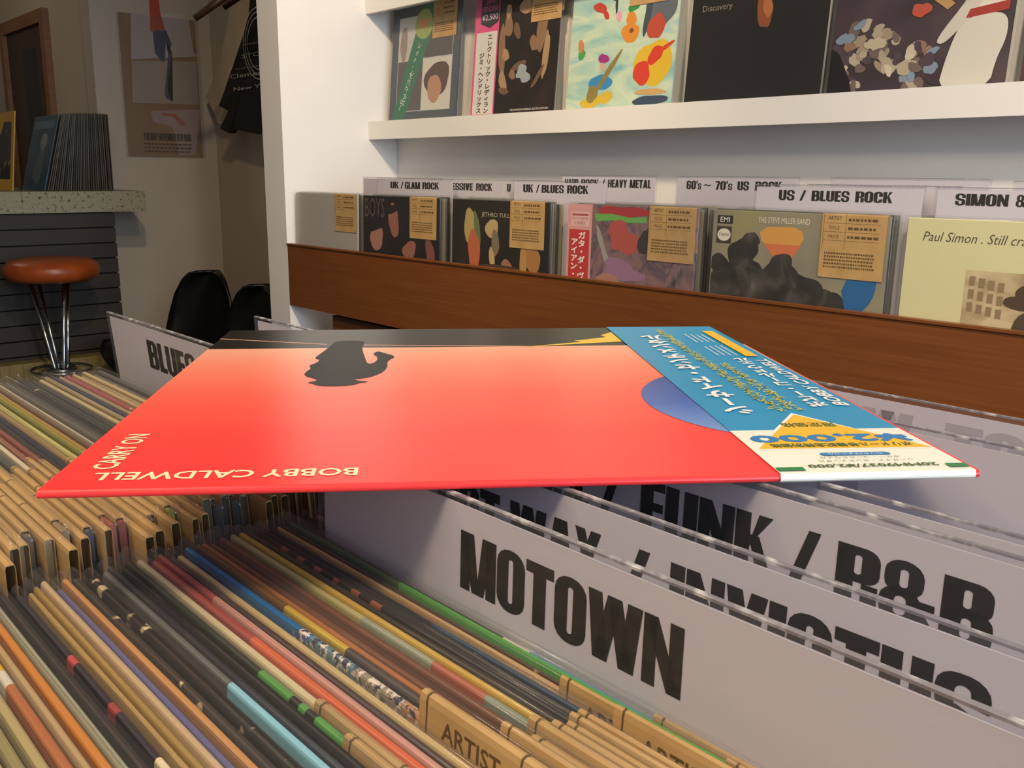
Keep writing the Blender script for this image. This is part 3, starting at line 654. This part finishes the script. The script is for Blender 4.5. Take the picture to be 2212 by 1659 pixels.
A.blob('red_cloud', -.015, .303, .055, .012, ink('#a83434'), 0, 4); A.poly('green_band', [(-.085, .298), (-.08, .284), (-.04, .287), (.0, .284), (.045, .286), (.045, .296), (.0, .294), (-.04, .299)], ink('#6aa850')); A.blob('red_cloud', -.012, .255, .034, .03, ink('#b05048'), 0, 9, w=.25); A.blob('grey_wisp', -.055, .225, .008, .045, ink('#9a9890'), .5, 6, w=.3); A.blob('pink_cloud', -.01, .195, .05, .018, ink('#94708a'), 0, 10, w=.25); A.blob('brown_cloud', -.04, .175, .03, .012, ink('#a87c68'), 0, 12, w=.25); A.blob('dark_cloud', .05, .25, .018, .03, ink('#3c343a'), .3, 13, w=.25)
A.rect('paper_band', -.1575, 0, -.0915, .315, ink('#d49a98')); A.rect('red_field', -.152, 0, -.097, .266, ink('#bf3434')); A.rect('ticket', -.149, .273, -.099, .300, ink('#dcb4aa'))
A.text('ticket_lettering', '1500', -.138, .2755, -.110, .2825, ink('#a85050')); A.text('ticket_lettering', 'ROCK FOREVER', -.146, .285, -.102, .290, ink('#a85050')); A.rect('ticket_line', -.146, .2925, -.102, .2965, ink('#a85050'))
A.col('band_lettering', 'ガタ・ダ・ヴィダ', -.117, .263, .0150, WHITEINK, 1.35); A.col('band_lettering', 'アイアン・バタフライ', -.137, .250, .0150, WHITEINK, 1.35)
stack(x3, 12, EDG, 'the red banded record')
x4 = onY(1545, 450, CY).x+.1575
o, A = rack_rec('dark cloud record by THE STEVE MILLER BAND', 1545, noise_mat('grey_sky_cover', ['#7a7568', '#8c8670', '#98905c'], (7, 7, 7), .35, 3), .048, x4)
A.poly('orange_glow', [(-.064, .282), (-.05, .291), (.0, .292), (.014, .286), (.018, .275), (.01, .262), (-.05, .262), (-.06, .268)], ink('#d0964a')); A.poly('red_glow', [(-.056, .264), (.014, .264), (.0, .245), (-.035, .243)], ink('#cc7044'))
CL = noise_mat('smoke_cloud', ['#1e1c1a', '#2c2926', '#4a4540', '#6a6660'], (22, 22, 22), .5, 5, .6, lo=.35, hi=.75)
rd = random.Random(5)
for i, (x, z, r) in enumerate([(-.13, .19, .036), (-.1, .2, .046), (-.095, .245, .03), (-.08, .268, .016), (-.05, .18, .045), (-.02, .2, .042), (-.02, .228, .024), (.02, .19, .038), (.05, .175, .034), (.08, .17, .03), (.1, .16, .026), (-.14, .225, .02)]):
    A.blob('smoke_cloud', x, z, r, r*.85, CL, 0, i, 26, .1)
A.poly('blue_sector', [(.1, .225), (.09, .2), (.1, .165)]+[(.1+.045*math.cos(a), .215+.052*math.sin(a)) for a in [x*.1-1.5 for x in range(17)]], ink('#1d5f94'))
A.text('title_lettering', 'THE STEVE MILLER BAND', -.068, .297, .026, .306, ink('#e0d8c4'))
A.rect('label_box', -.149, .2925, -.118, .306, ink('#26241f')); A.text('label_lettering', 'EMI', -.143, .295, -.124, .3035, WHITEINK); A.rect('label_box', -.149, .260, -.119, .288, ink('#3a372f')); A.blob('oval', -.134, .274, .0135, .0105, ink('#d8d2c2'), 0, 1, 24, .0); A.text('label_lettering', 'Capitol', -.1445, .2705, -.1235, .278, INK)
stack(x4, 12, EDG, 'the dark cloud record')
x5 = onY(1966, 460, CY).x+.1575
o, A = rack_rec('cream record with handwritten title and sepia photo', 1966, mat('cream_cover', '#d2cc9c', .4), None, x5)
A.text('hand_lettering', 'Paul Simon . Still crazy', -.135, .279, .02, .2965, ink('#4a4436'), shear=.25)
A.rect('sepia_photo', -.068, .0, .15, .247, noise_mat('sepia_print', ['#8a7654', '#b8a47c', '#d0c098'], (20, 20, 30), .5, 4)); A.poly('pale_street', [(-.062, .16), (.02, .16), (.02, .178), (-.03, .185)], ink('#c8b890'))
for k in range(3):
    for q in range(4): A.rect('sepia_window', -.062+.013*q, .19+.018*k-.002*q, -.054+.013*q, .203+.018*k-.002*q, ink('#8a7654'))
A.blob('brown_figure', .02, .165, .02, .035, ink('#4a3a28'), 0, 3, w=.08); A.blob('brown_hat', .012, .208, .026, .01, ink('#4a3626'), 0, 4, w=.05); A.blob('brown_hat', .014, .22, .014, .012, ink('#4a3626'), 0, 5, w=.05)
stack(x5, 6, ['#2a2826', '#5a5448'], 'the cream record')
# rack signs: px from the photograph on planes inside the rack
def rack_sign(label, Y, xa, xb, words, dz=0.0, py=395):
    q = lambda x: onY(x, py, Y).x
    divider(label, q(xa), q(xb), Y, H-.0155+dz, R_(1.5), [(s, q(a), q(b)) for s, a, b in words], 'divider signs in the wall rack', .35, INK, .004, .0016, .0165, .0085)
rack_sign('rack sign UK / GLAM ROCK', 1.3839, 815, 981, [('UK', 844, 862), ('/', 866, 872), ('GLAM', 875, 908), ('ROCK', 913, 949)])
rack_sign('blank rack sign behind the GLAM ROCK one', 1.45, 784, 955, [], .001)
rack_sign('rack sign PROGRESSIVE ROCK', 1.4099, 924, 1089, [('PROGRESSIVE', 935, 1022), ('ROCK', 1029, 1064)], -.0005)
rack_sign('rack sign half hidden showing a letter U', 1.4034, 1090, 1240, [('U', 1096, 1104)], -.0005)
rack_sign('rack sign UK / BLUES ROCK', 1.3839, 1109, 1312, [('UK', 1131, 1153), ('/', 1159, 1166), ('BLUES', 1171, 1219), ('ROCK', 1226, 1272)])
rack_sign('rack sign HARD ROCK / HEAVY METAL', 1.50, 1212, 1420, [('HARD', 1221, 1250), ('ROCK', 1256, 1294), ('/', 1300, 1308), ('HEAVY', 1314, 1355), ('METAL', 1361, 1407)], .0115)
rack_sign("rack sign 60's ~ 70's US ROCK", 1.50, 1460, 1728, [("60's", 1484, 1516), ('~', 1521, 1537), ("70's", 1546, 1583), ('US', 1594, 1619), ('ROCK', 1632, 1690)], .0115)
rack_sign('rack sign US / BLUES ROCK', 1.3709, 1632, 2003, [('US', 1685, 1719), ('/', 1730, 1744), ('BLUES', 1756, 1838), ('ROCK', 1851, 1932)])
rack_sign('blank rack sign behind the US / BLUES ROCK one', 1.50, 1795, 2143, [], .0115)
rack_sign('clear rack sign just behind the US / BLUES ROCK one', 1.4034, 1745, 2080, [], .001)
rack_sign('rack sign SIMON & GARFUNKEL', 1.3709, 2023, 2440, [('SIMON', 2068, 2184), ('&', 2200, 2224), ('GARFUNKEL', 2240, 2400)])
rack_sign('blank rack sign at the right end', 1.50, 2190, 2500, [], .009)

# ------------------------------------------------------------------ the red album lying on the signs
P0 = Vector((-.31464, .07765, H-.1026)); HD = math.atan2(.33182157-.07765431, -.12857261+.31464427)
al = thing('album', 'red album with blue paper band lying across the signs', 'album', P0, (0, 0, HD))
T = .0028; W3 = .315
mb = MB(); r = T/2
prof = [(r, 0)]+[(r-r*math.sin(a), r-r*math.cos(a)) for a in [x*R_(22.5) for x in range(1, 9)]]
ring_ = lambda u: [(u, y, z) for y, z in [(W3, 0), *prof, (W3, T)]]
mb.strip([ring_(u) for u in (0, .1, .2, W3)])
am = ramp_mat('album_print', [(0, '#f03c3a'), (.2, '#f14640'), (.42, '#f4624f'), (.62, '#f8886c'), (.775, '#f8aa8a'), (.789, '#f8b090'), (.7895, '#0f0d0c'), (1, '#0f0d0c')], 'Y', 0, .315, 'LINEAR', .26, spec=.35)
cv = mb.build('cover', am, al)
lay = [0]
def axf():
    lay[0] += 1; z = T+.00003*lay[0]; return lambda u, v: (u/1000, v/1000, z)
def apoly(name, pts, m, par=None):
    f = axf(); return MB().poly([f(*p) for p in pts]).build(name, m, par or cv)
def flipped(f, u0, v0): return lambda x, y: f(u0-x, v0-y)
def atext(name, s, ua, ub, va, vb, m, par=None, heavy=False, shear=0, bold=0):      # upside-down to the lens, reads from high u to low u
    f = axf(); mb = MB(); fit(mb, sign_text(s) if heavy else txt(s), (0, 0, ub-ua, vb-va), flipped(f, ub, vb), shear=shear, bold=bold); return mb.build(name, m, par or cv)
def atext_v(name, s, u_lo, u_hi, va, vb, m, par=None, shear=0, bold=0):             # runs away from the lens, tops toward low u
    f = axf(); mb = MB(); fit(mb, txt(s), (0, 0, vb-va, u_hi-u_lo), lambda x, y: f(u_hi-y, va+x), shear=shear, bold=bold); return mb.build(name, m, par or cv)
CREAM = ink('#f3dfb4', .4); DKB = ink('#15120f', .22); PEACH = ink('#f6b090', .35)
# dark far band: thin light line, yellow flash, figure in a hat, blue disc
apoly('peach_line', [(0, 284.6), (66, 262), (66, 260.6), (0, 283)], PEACH); apoly('peach_line', [(88, 259), (243, 243.6), (243, 242.2), (88, 257.2)], PEACH)
YEL = ink('#eec12c', .3)
apoly('yellow_flash', [(181, 247), (243, 262), (243, 297), (234, 285), (236, 278), (214, 266), (218, 262)], YEL)
sil = [(66, 156), (70, 153), (72, 148.5), (80, 147), (89, 148.5), (91, 153), (97, 156.5), (91, 159), (88, 162), (96, 166), (102, 178), (104, 192), (103, 208), (108, 221), (101, 231), (97, 238), (94, 229), (98, 219), (97, 204), (93, 200), (91, 216), (88, 240), (87, 258), (88, 273), (70, 273), (69, 258), (66, 236), (63, 217), (67, 214), (66, 205), (62.5, 198), (65, 190), (63, 182), (63, 172), (70, 164), (71, 160)]
apoly('figure_silhouette', chaik(sil), mat('silhouette_ink', '#141a1e', .4, spec=.25))
disc = [(297.7+76.2*math.cos(R_(a)), 107+76.2*math.sin(R_(a))) for a in range(135, 226, 5)]
pts = [(u, v) for u, v in disc if u < 243.5]; pts = [(243.5, 160)]+pts+[(243.5, 54)]
apoly('blue_disc', pts, ramp_mat('disc_print', [(0, '#7ea0d8'), (.5, '#3f66b8'), (1, '#274a9c')], 'Y', .05, .16, 'LINEAR', .25))
atext('artist_lettering', 'BOBBY CALDWELL', 13, 100, 9.6, 17.6, CREAM, bold=.22)
atext_v('title_lettering', 'CARRY ON', 9.5, 17.5, 22, 66, CREAM, bold=.2)
# paper band: wraps the near edge
ob_ = MB(); bz = T+.0004
obi = [(.315, bz), (.0, bz), (-.0004, T*.75), (-.0006, T/2), (-.0004, T*.25), (.001, -.0002), (.05, -.0002)]
for i in range(len(obi)-1):
    (ya, za), (yb, zb_) = obi[i], obi[i+1]
    ob_.poly([(.2434, ya, za), (.2434, yb, zb_), (.3132, yb, zb_), (.3132, ya, za)])
OB = ramp_mat('paper_band_print', [(0, '#f3efdc'), (.055/.315, '#1590c0'), (1, '#1590c0')], 'Y', 0, .315, 'CONSTANT', .3)
band = ob_.build('paper_band', OB, al); band.location.z = -.0012*0
lay[0] = 15
WI = ink('#f4f2e8', .35); GRN = ink('#1d7a3c', .4); BLU = ink('#1a78b8', .35); DGR = ink('#3f5a20', .4)
apoly('triangle_edge', [(243.6, 27.9), (315*.9945, 26.6), (278.8, 81.5)], WI, band); apoly('yellow_triangle', [(246, 29.2), (312.8, 27.8), (278.8, 78.8)], ink('#eeb81e', .35), band)
atext('band_lettering', '限定価格', 267, 289, 58.5, 65, DGR, band, bold=.15); atext('band_lettering', 'ポリドール移籍記念特別価格', 252, 307, 30.3, 35.2, DGR, band, bold=.15)
atext('price_lettering', '¥2,000', 248, 310, 37.4, 47.8, BLU, band, bold=.75)
f = axf(); MB().poly([f(x, y) for x, y in rrect(266, 19, 292.5, 22.6, 1.8)]).build('blue_pill', BLU, band)
atext('band_lettering', 'ロック/ヴォーカル', 269, 289.5, 19.7, 21.9, WI, band)
atext('band_lettering', 'ボビー・コールドウェル', 264, 294, 15.4, 17.6, ink('#6a6a60'), band); atext('band_lettering', 'シーサイド・センチメンタル', 262, 297, 11.4, 13.6, ink('#6a6a60'), band)
atext('code_lettering', '20MM9037/¥2,000', 256, 303, 5.0, 8.8, DGR, band, bold=.15)
apoly('green_bar', [(243.6, 2.2), (253.4, 2.2), (253.4, 6), (243.6, 6)], GRN, band); apoly('green_bar', [(305.5, 2.8), (313, 2.8), (313, 6.8), (305.5, 6.8)], GRN, band)
f = axf(); mb = MB(); jcol(mb, 'シーサイド・センチメンタル', 0, 0, 15.0, lambda x, y: f(257-x-y*.035, 79-y), .95, 1.03, .03); mb.build('band_lettering', WI, band)
f = axf(); mb = MB(); jcol(mb, 'ボビー・コールドウェル', 0, 0, 10.0, lambda x, y: f(296-x-y*.0, 90-y), .95, 1.03, .03); mb.build('band_lettering', WI, band)
atext_v('band_lettering', 'BOBBY CALDWELL', 303.5, 309.5, 92, 198, WI, band, shear=.25, bold=.25)
rd = random.Random(2)
f = axf(); mb = MB()                                     # two columns of small brush writing, too fine to read
for cu, va, vb in ((274.5, 86, 300), (282.5, 86, 188)):
    v = va
    while v < vb:
        for q in range(3):
            u = cu+rd.uniform(-2.4, 2.4); a = rd.uniform(0, 3.14); l = rd.uniform(1.2, 2.4); w_ = .32
            c_, s_ = math.cos(a), math.sin(a); vv = v+rd.uniform(-1.5, 1.5)
            mb.poly([f(u-c_*l+s_*w_, vv-s_*l-c_*w_), f(u+c_*l+s_*w_, vv+s_*l-c_*w_), f(u+c_*l-s_*w_, vv+s_*l+c_*w_), f(u-c_*l-s_*w_, vv-s_*l+c_*w_)])
        v += 2.6
mb.build('brush_writing', ink('#d8c83c', .4), band)
apoly('yellow_bar', [(301.5, 207), (308.5, 207), (308.5, 293), (301.5, 293)], ink('#eeb81e', .35), band)
f = axf(); mb = MB()
for cu in (287, 290.5, 294, 297.5):
    for va, vb in ((210, 245), (252, 285)):
        v = va
        while v < vb*1.0-rd.uniform(0, 8):
            l = rd.uniform(1, 2.2); mb.poly([f(cu-.5, v), f(cu+.5, v), f(cu+.5, v+l), f(cu-.5, v+l)]); v += l+1.1
mb.build('track_list', WI, band)

# ------------------------------------------------------------------ bar counter, its records, stool
BR = noise_mat('dark_counter_boards', ['#2a2114', '#352a1b'], (60, 3, 12), .55, 3)
SLAB = noise_mat('speckled_terrazzo', ['#8d886b', '#979277', '#928d71', '#3c3524'], (75, 75, 75), .45, 2, lo=.3, hi=.72)
CX = -4.13; CTZ = H-.0875; CBZ = H-.172
yb = onX(248, 470, CX-.02).y; ye = onX(315, 430, CX).y
ct = thing('bar_counter', 'dark boarded bar counter with speckled pale top', 'counter', (CX, .5, 0))
MB().box((-.335, -2.2, CBZ), (0, ye-.5, CTZ)).build('counter_top', SLAB, ct)
MB().box((-.30, -2.2, .08), (-.045, yb-.5, CBZ)).build('core', mat('counter_core', '#15130f', .7), ct)
n = 0; z = CBZ
while z-.062 > .1:
    MB().box((-.045, -2.2, z-.0615), (-.02-.0035*(n % 2), yb-.5, z-.004)).build('board', BR, ct); z -= .0635; n += 1
st_ = thing('foot_ledge', 'tan grained foot ledge along the bottom of the counter', 'ledge', (CX+.06, .5, 0))
zl_ = onX(150, 775, CX+.06).z
MB().box((-.075, -2.2, 0), (0, yb-.5, zl_)).build('front_board', noise_mat('straw_grain', ['#7a6a3c', '#8f7d4a', '#6a5a30'], (8, 120, 3), .6), st_)
# records on the counter
RX = -4.265
def bar_rec(label, y, z, rot, m, card=None, group=None, art=False):
    o = record(label, (RX, y, z), rot, m, .004, card, group, True); return o, Art([c for c in o.children if c.name.startswith('cover')][0], .004)
BZ = CTZ+.0009
def bar_rec(label, px, lean, m, group=None):
    y = onX(px, 410, RX).y
    o = record(label, (RX-.16, y, BZ), (-R_(lean), 0, 0), m, .004, None, group, True); return Art([c for c in o.children if c.name.startswith('cover')][0], .004)
A = bar_rec('yellow framed record with black picture on the counter', 28, 7, mat('yellow_cover', '#d6a31a', .4))
A.rect('black_picture', -.115, .045, .12, .275, noise_mat('camo_print', ['#1a1710', '#2a2416', '#8a7a3c'], (24, 24, 24), .5, 2, 0, 0, .3, .62, 'CONSTANT'))
A = bar_rec('blue grey record leaning against the counter row', 97, 15, noise_mat('blue_grey_cover', ['#24405a', '#34566e', '#3c6078'], (6, 6, 6), .4))
A.blob('pale_shape', .02, .1, .05, .09, ink('#6f8088'), -.3, 3); A.blob('pale_shape', .03, .205, .04, .04, ink('#8d9898'), 0, 4, w=.08); A.rect('pale_title', -.13, .262, .13, .295, ink('#5d7a92'))
ya, yz = onX(104, 410, RX).y, onX(246, 410, RX).y
n = 30
for i in range(n):
    t_ = i/(n-1); yv = ya+(yz-ya)*t_; l = R_(15*(1-t_)**1.5)
    c = ['#5a5244', '#4a4438', '#665e4e', '#3c382f'][i % 4]
    record('record standing edge-on in the counter row', (RX-.16+rnd.uniform(-.004, .004), yv, BZ), (-l, 0, 0), ramp_mat('bar_'+c, [(0, c)]), .0034, None, 'records edge-on along the counter')
# bar stool
p = deep(112, 580, 3.66)
stl = thing('bar_stool', 'bar stool with round orange leather seat and chrome legs', 'stool', (p.x, p.y, 0))
sz = p.z-.045
MB().lathe([(.001, 0), (.14, 0), (.162, .012), (.172, .035), (.168, .058), (.148, .077), (.1, .086), (.001, .088)], 40).build('seat', noise_mat('orange_leather', ['#8a3c14', '#a44c1c'], (20, 20, 20), .35, 4, 0, .1), stl, (0, 0, sz), True)
CH = mat('chrome', '#b8bcc0', .12, 1)
for k, (a, b) in enumerate([(-.085, -.02), (-.065, -.01), (.035, .012), (.065, .02)]):
    d = .05*(-1 if k % 2 else 1); q = rt.copy(); q.z = 0; q.normalize(); e_ = Vector((-q.y, q.x, 0))
    MB().tube([q*a+e_*d+Vector((0, 0, sz+.002)), q*b+e_*d*.5+Vector((0, 0, sz-.36)), q*(b*3)+e_*d*2+Vector((0, 0, .004))], .008, 10).build('leg', CH, stl, None, True)
rg = [(.11*math.cos(a*.19635), .11*math.sin(a*.19635), 0) for a in range(33)]
MB().tube(rg, .006, 8).build('foot_ring', CH, stl, (0, 0, sz-.35), True)
MB().lathe([(.001, -.01), (.05, -.01), (.06, 0), (.05, .01), (.001, .01)], 20).build('ring_hub', CH, stl, (0, 0, sz-.35), True)

# ------------------------------------------------------------------ shell chairs
def chair(label, loc, rz, seatcol, k=1):
    t = thing('shell_chair', label, 'chair', loc, (0, 0, rz), 'dark shell chairs'); t.scale = (1, 1, k)
    rows = []
    prof = [(.20, .40, .16), (.16, .43, .20), (.05, .42, .22), (-.08, .41, .225), (-.17, .43, .225), (-.215, .50, .22), (-.235, .60, .205), (-.25, .70, .18), (-.26, .77, .14), (-.265, .80, .10), (-.267, .812, .05)]
    for y, z, hw in prof:
        row = []
        for i in range(15):
            s = -1+2*i/14; up_ = .09*abs(s)**3 if z < .47 else 0; fwd = .07*abs(s)**2.2 if z >= .43 and y < -.1 else 0
            row.append((hw*s, y+fwd, z+up_))
        rows.append(row)
    front = MB().strip(rows, closed=False, caps=False).build('shell', mat('black_shell', '#0e0d0d', .35), t, None, True)
    sm = front.modifiers.new('thickness', 'SOLIDIFY'); sm.thickness = .012
    cu = [(x*.85, y, z+.03) for x, y, z in [( -.2, .15, .425), (.2, .15, .425), (.2, -.13, .415), (-.2, -.13, .415)]]
    MB().strip([[(x, y, z) for x, y, z in cu], [(x*.97, y*.97, z+.025) for x, y, z in cu]]).build('seat_pad', mat('navy_pad', seatcol, .7), t)
    for sx in (-1, 1):
        for sy in (-1, 1): MB().tube([(sx*.12, sy*.1-.02, .405), (sx*.2, sy*.2-.02, .003)], [.012, .009], 10).build('leg', mat('black_steel', '#17171a', .4, .6), t, None, True)
p = deep(468, 582, 3.95)
chair('black shell chair standing before the poster wall', (p.x+.06, p.y-.25, 0), R_(-166), '#141c30', p.z/.815)
p = deep(590, 612, 3.3)
chair('dark shell chair half hidden behind the white partition', (p.x, p.y-.26, 0), R_(180), '#141c30', p.z/.815)

# ------------------------------------------------------------------ poster, shirts and hangers on the far wall
PX = -4.499
def pw(x, y): q = onX(x, y, PX); return q
a = pw(278, 337); b = pw(438, 337); pz = pw(360, 339).z
ps = thing('poster', 'tan poster with slim red and blue figure under plastic', 'poster', (PX, a.y, pz)); pwid = b.y-a.y; ph = .62
MB().box((.0, 0, 0), (.003, pwid, ph)).build('paper', noise_mat('tan_poster_paper', ['#8c6f4c', '#98784f'], (5, 5, 5), .6), ps)
def pp(name, pts, m, k):
    d = .0032+.0002*k; return MB().poly([(d, (y), z) for y, z in pts]).build(name, m, ps)
def q(x, y):
    v = pw(x, y); return (v.y-a.y, v.z-pz)
WP = ink('#b9b0aa', .5)
pp('pale_area', [q(283, 128), q(425, 122), q(417, 112), q(405, 30), q(281, 30)], WP, 1); pp('pale_area', [q(286, 222), q(428, 226), q(424, 133), q(284, 131)], ink('#a89a88', .5), 1)  # flat pale areas laid over the tan paper
pp('pale_area', [q(388, 335), q(422, 335), q(432, 236), q(325, 240), q(330, 262), q(372, 275)], ink('#a8958c', .5), 1)
pp('red_figure', [q(324, 68), q(356, 65), q(346, 30), q(341, -5), q(321, -5), q(323, 30)], ink('#b4483c'), 2)
pp('blue_figure', [q(349, 133), q(355, 133), q(358, 90), q(371, 112), q(361, 190), q(366, 210), q(373, 220), q(358, 212), q(355, 200), q(363, 120), q(370, 95), q(358, 65), q(329, 68), q(334, 115)][::-1], ink('#3a4a64'), 3)
pp('red_arc', [q(346, 244), q(378, 246), q(402, 270), q(392, 272), q(372, 252), q(350, 250)], ink('#b06050'), 2)
f = lambda x, z: (.0040, x, z); mb = MB(); y0, z0 = q(310, 303); y1, z1 = q(412, 290)
fit(mb, sign_text('TUESDAY NOVEMBER 8TH 1966'), (y0, z0, y1, z1), f)
for k in range(3):
    yv = y0; zz = q(310, 312+8*k)[1]
    while yv < y1-.01:
        l = rd.uniform(.008, .02); mb.poly([f(yv, zz), f(yv+l, zz), f(yv+l, zz+.006), f(yv, zz+.006)]); yv += l+.004
mb.build('poster_lettering', ink('#3a2e22'), ps)
MB().box((.006, -.012, -.004), (.0075, pwid+.012, ph)).build('clear_cover', CASE, ps)
# shirts
def shirt(name, label, pts, Y, m, th=.03):
    """body outline in photo pixels on the hanging plane, extended behind the partition"""
    P = [onY(x, y, Y) for x, y in pts]; bx = sum(p_.x for p_ in P)/len(P); bz_ = min(p_.z for p_ in P)
    t = thing(name, label, 'shirt', (bx, Y, bz_), group='shirts on hangers'); n = len(P); mb = MB()
    fr = [(p_.x-bx, -th/2+.006*math.sin(i*2.1), p_.z-bz_) for i, p_ in enumerate(P)]; bk = [(x, th/2, z) for x, y, z in fr]
    c1 = (sum(v[0] for v in fr)/n, -th*.9, sum(v[2] for v in fr)/n); c2 = (c1[0], th*.9, c1[2])
    mb.v = fr+bk+[c1, c2]
    for i in range(n):
        j = (i+1) % n; mb.f += [(i, j, 2*n), (n+j, n+i, 2*n+1), (j, i, n+i, n+j)]
    mb.build('fabric', m, t, None, False); return t, bx, bz_
shirt('t_shirt', 'cream t-shirt hanging behind the black one', [(452, 210), (478, 268), (520, 262), (640, 262), (640, -60), (520, -60), (500, 40), (478, 140)], 2.0, noise_mat('cream_cotton', ['#b4a48c', '#c0b098'], (9, 9, 9), .9))
SY = 1.93
ts, bx, bz_ = shirt('t_shirt', 'black t-shirt with white printed lettering beside the partition', [(480, 229), (500, 241), (484, 278), (502, 288), (507, 279), (567, 290), (660, 292), (660, -70), (555, -70), (548, 20), (532, 70), (514, 140)], SY, noise_mat('black_cotton', ['#0b0b0e', '#121216'], (12, 12, 12), .9))
mb = MB(); f0 = lambda x, z: (x-bx, -.032, z-bz_)
def sx_(x, y): v = onY(x, y, SY); return v.x, v.z
def stext(s, x0, y0, x1, y1):
    a_, b_ = sx_(x0, y0); c_, d_ = sx_(x1, y1); fit(mb, txt(s), (a_, b_, c_, d_), f0)
stext('RECORD', 543, 100, 610, 84); stext('STORE', 538, 128, 605, 107)
stext('Clement St', 512, 172, 620, 146); stext('New York', 520, 198, 610, 178); stext('International', 526, 150, 640, 134)
cx_, cz_ = sx_(575, 95)
for ra in (.118, .135, .098):
    for k in range(40):
        a0, a1 = 6.28319*k/40, 6.28319*(k+1)/40
        mb.poly([f0(cx_+r_*math.cos(t_), cz_+r_*math.sin(t_)) for r_, t_ in ((ra, a0), (ra, a1), (ra+.004, a1), (ra+.004, a0))][::-1])
mb.build('printed_lettering', ink('#b8b4ac', .8), ts)
HW = noise_mat('hanger_wood', ['#3a2416', '#4a3020'], (30, 30, 30), .45)
def hanger(label, x0, y0, x1, y1, D):
    p0, p1 = deep(x0, y0, D), deep(x1, y1, D); t = thing('coat_hanger', label, 'hanger', p1, group='wooden hangers')
    d = (p1-p0); s_ = p0-p1; other = Vector((d.x, d.y, s_.z))
    MB().tube([s_, s_*.5+Vector((0, 0, .006)), (0, 0, .012)], [.012, .013, .011], 10).build('arm', HW, t, None, True)
    MB().tube([(0, 0, .012), other*.5+Vector((0, 0, .006)), other], [.011, .013, .012], 10).build('arm', HW, t, None, True)
    MB().tube([(0, 0, .01), (0, 0, .06), (.015, 0, .085), (.035, 0, .07)], .002, 8).build('hook', CH, t, None, True)
hanger('brown wooden hanger slanting above the poster edge', 420, 40, 520, -22, 3.35)
hanger('dark hanger tip above the black shirt', 482, 16, 560, -30, 3.45)
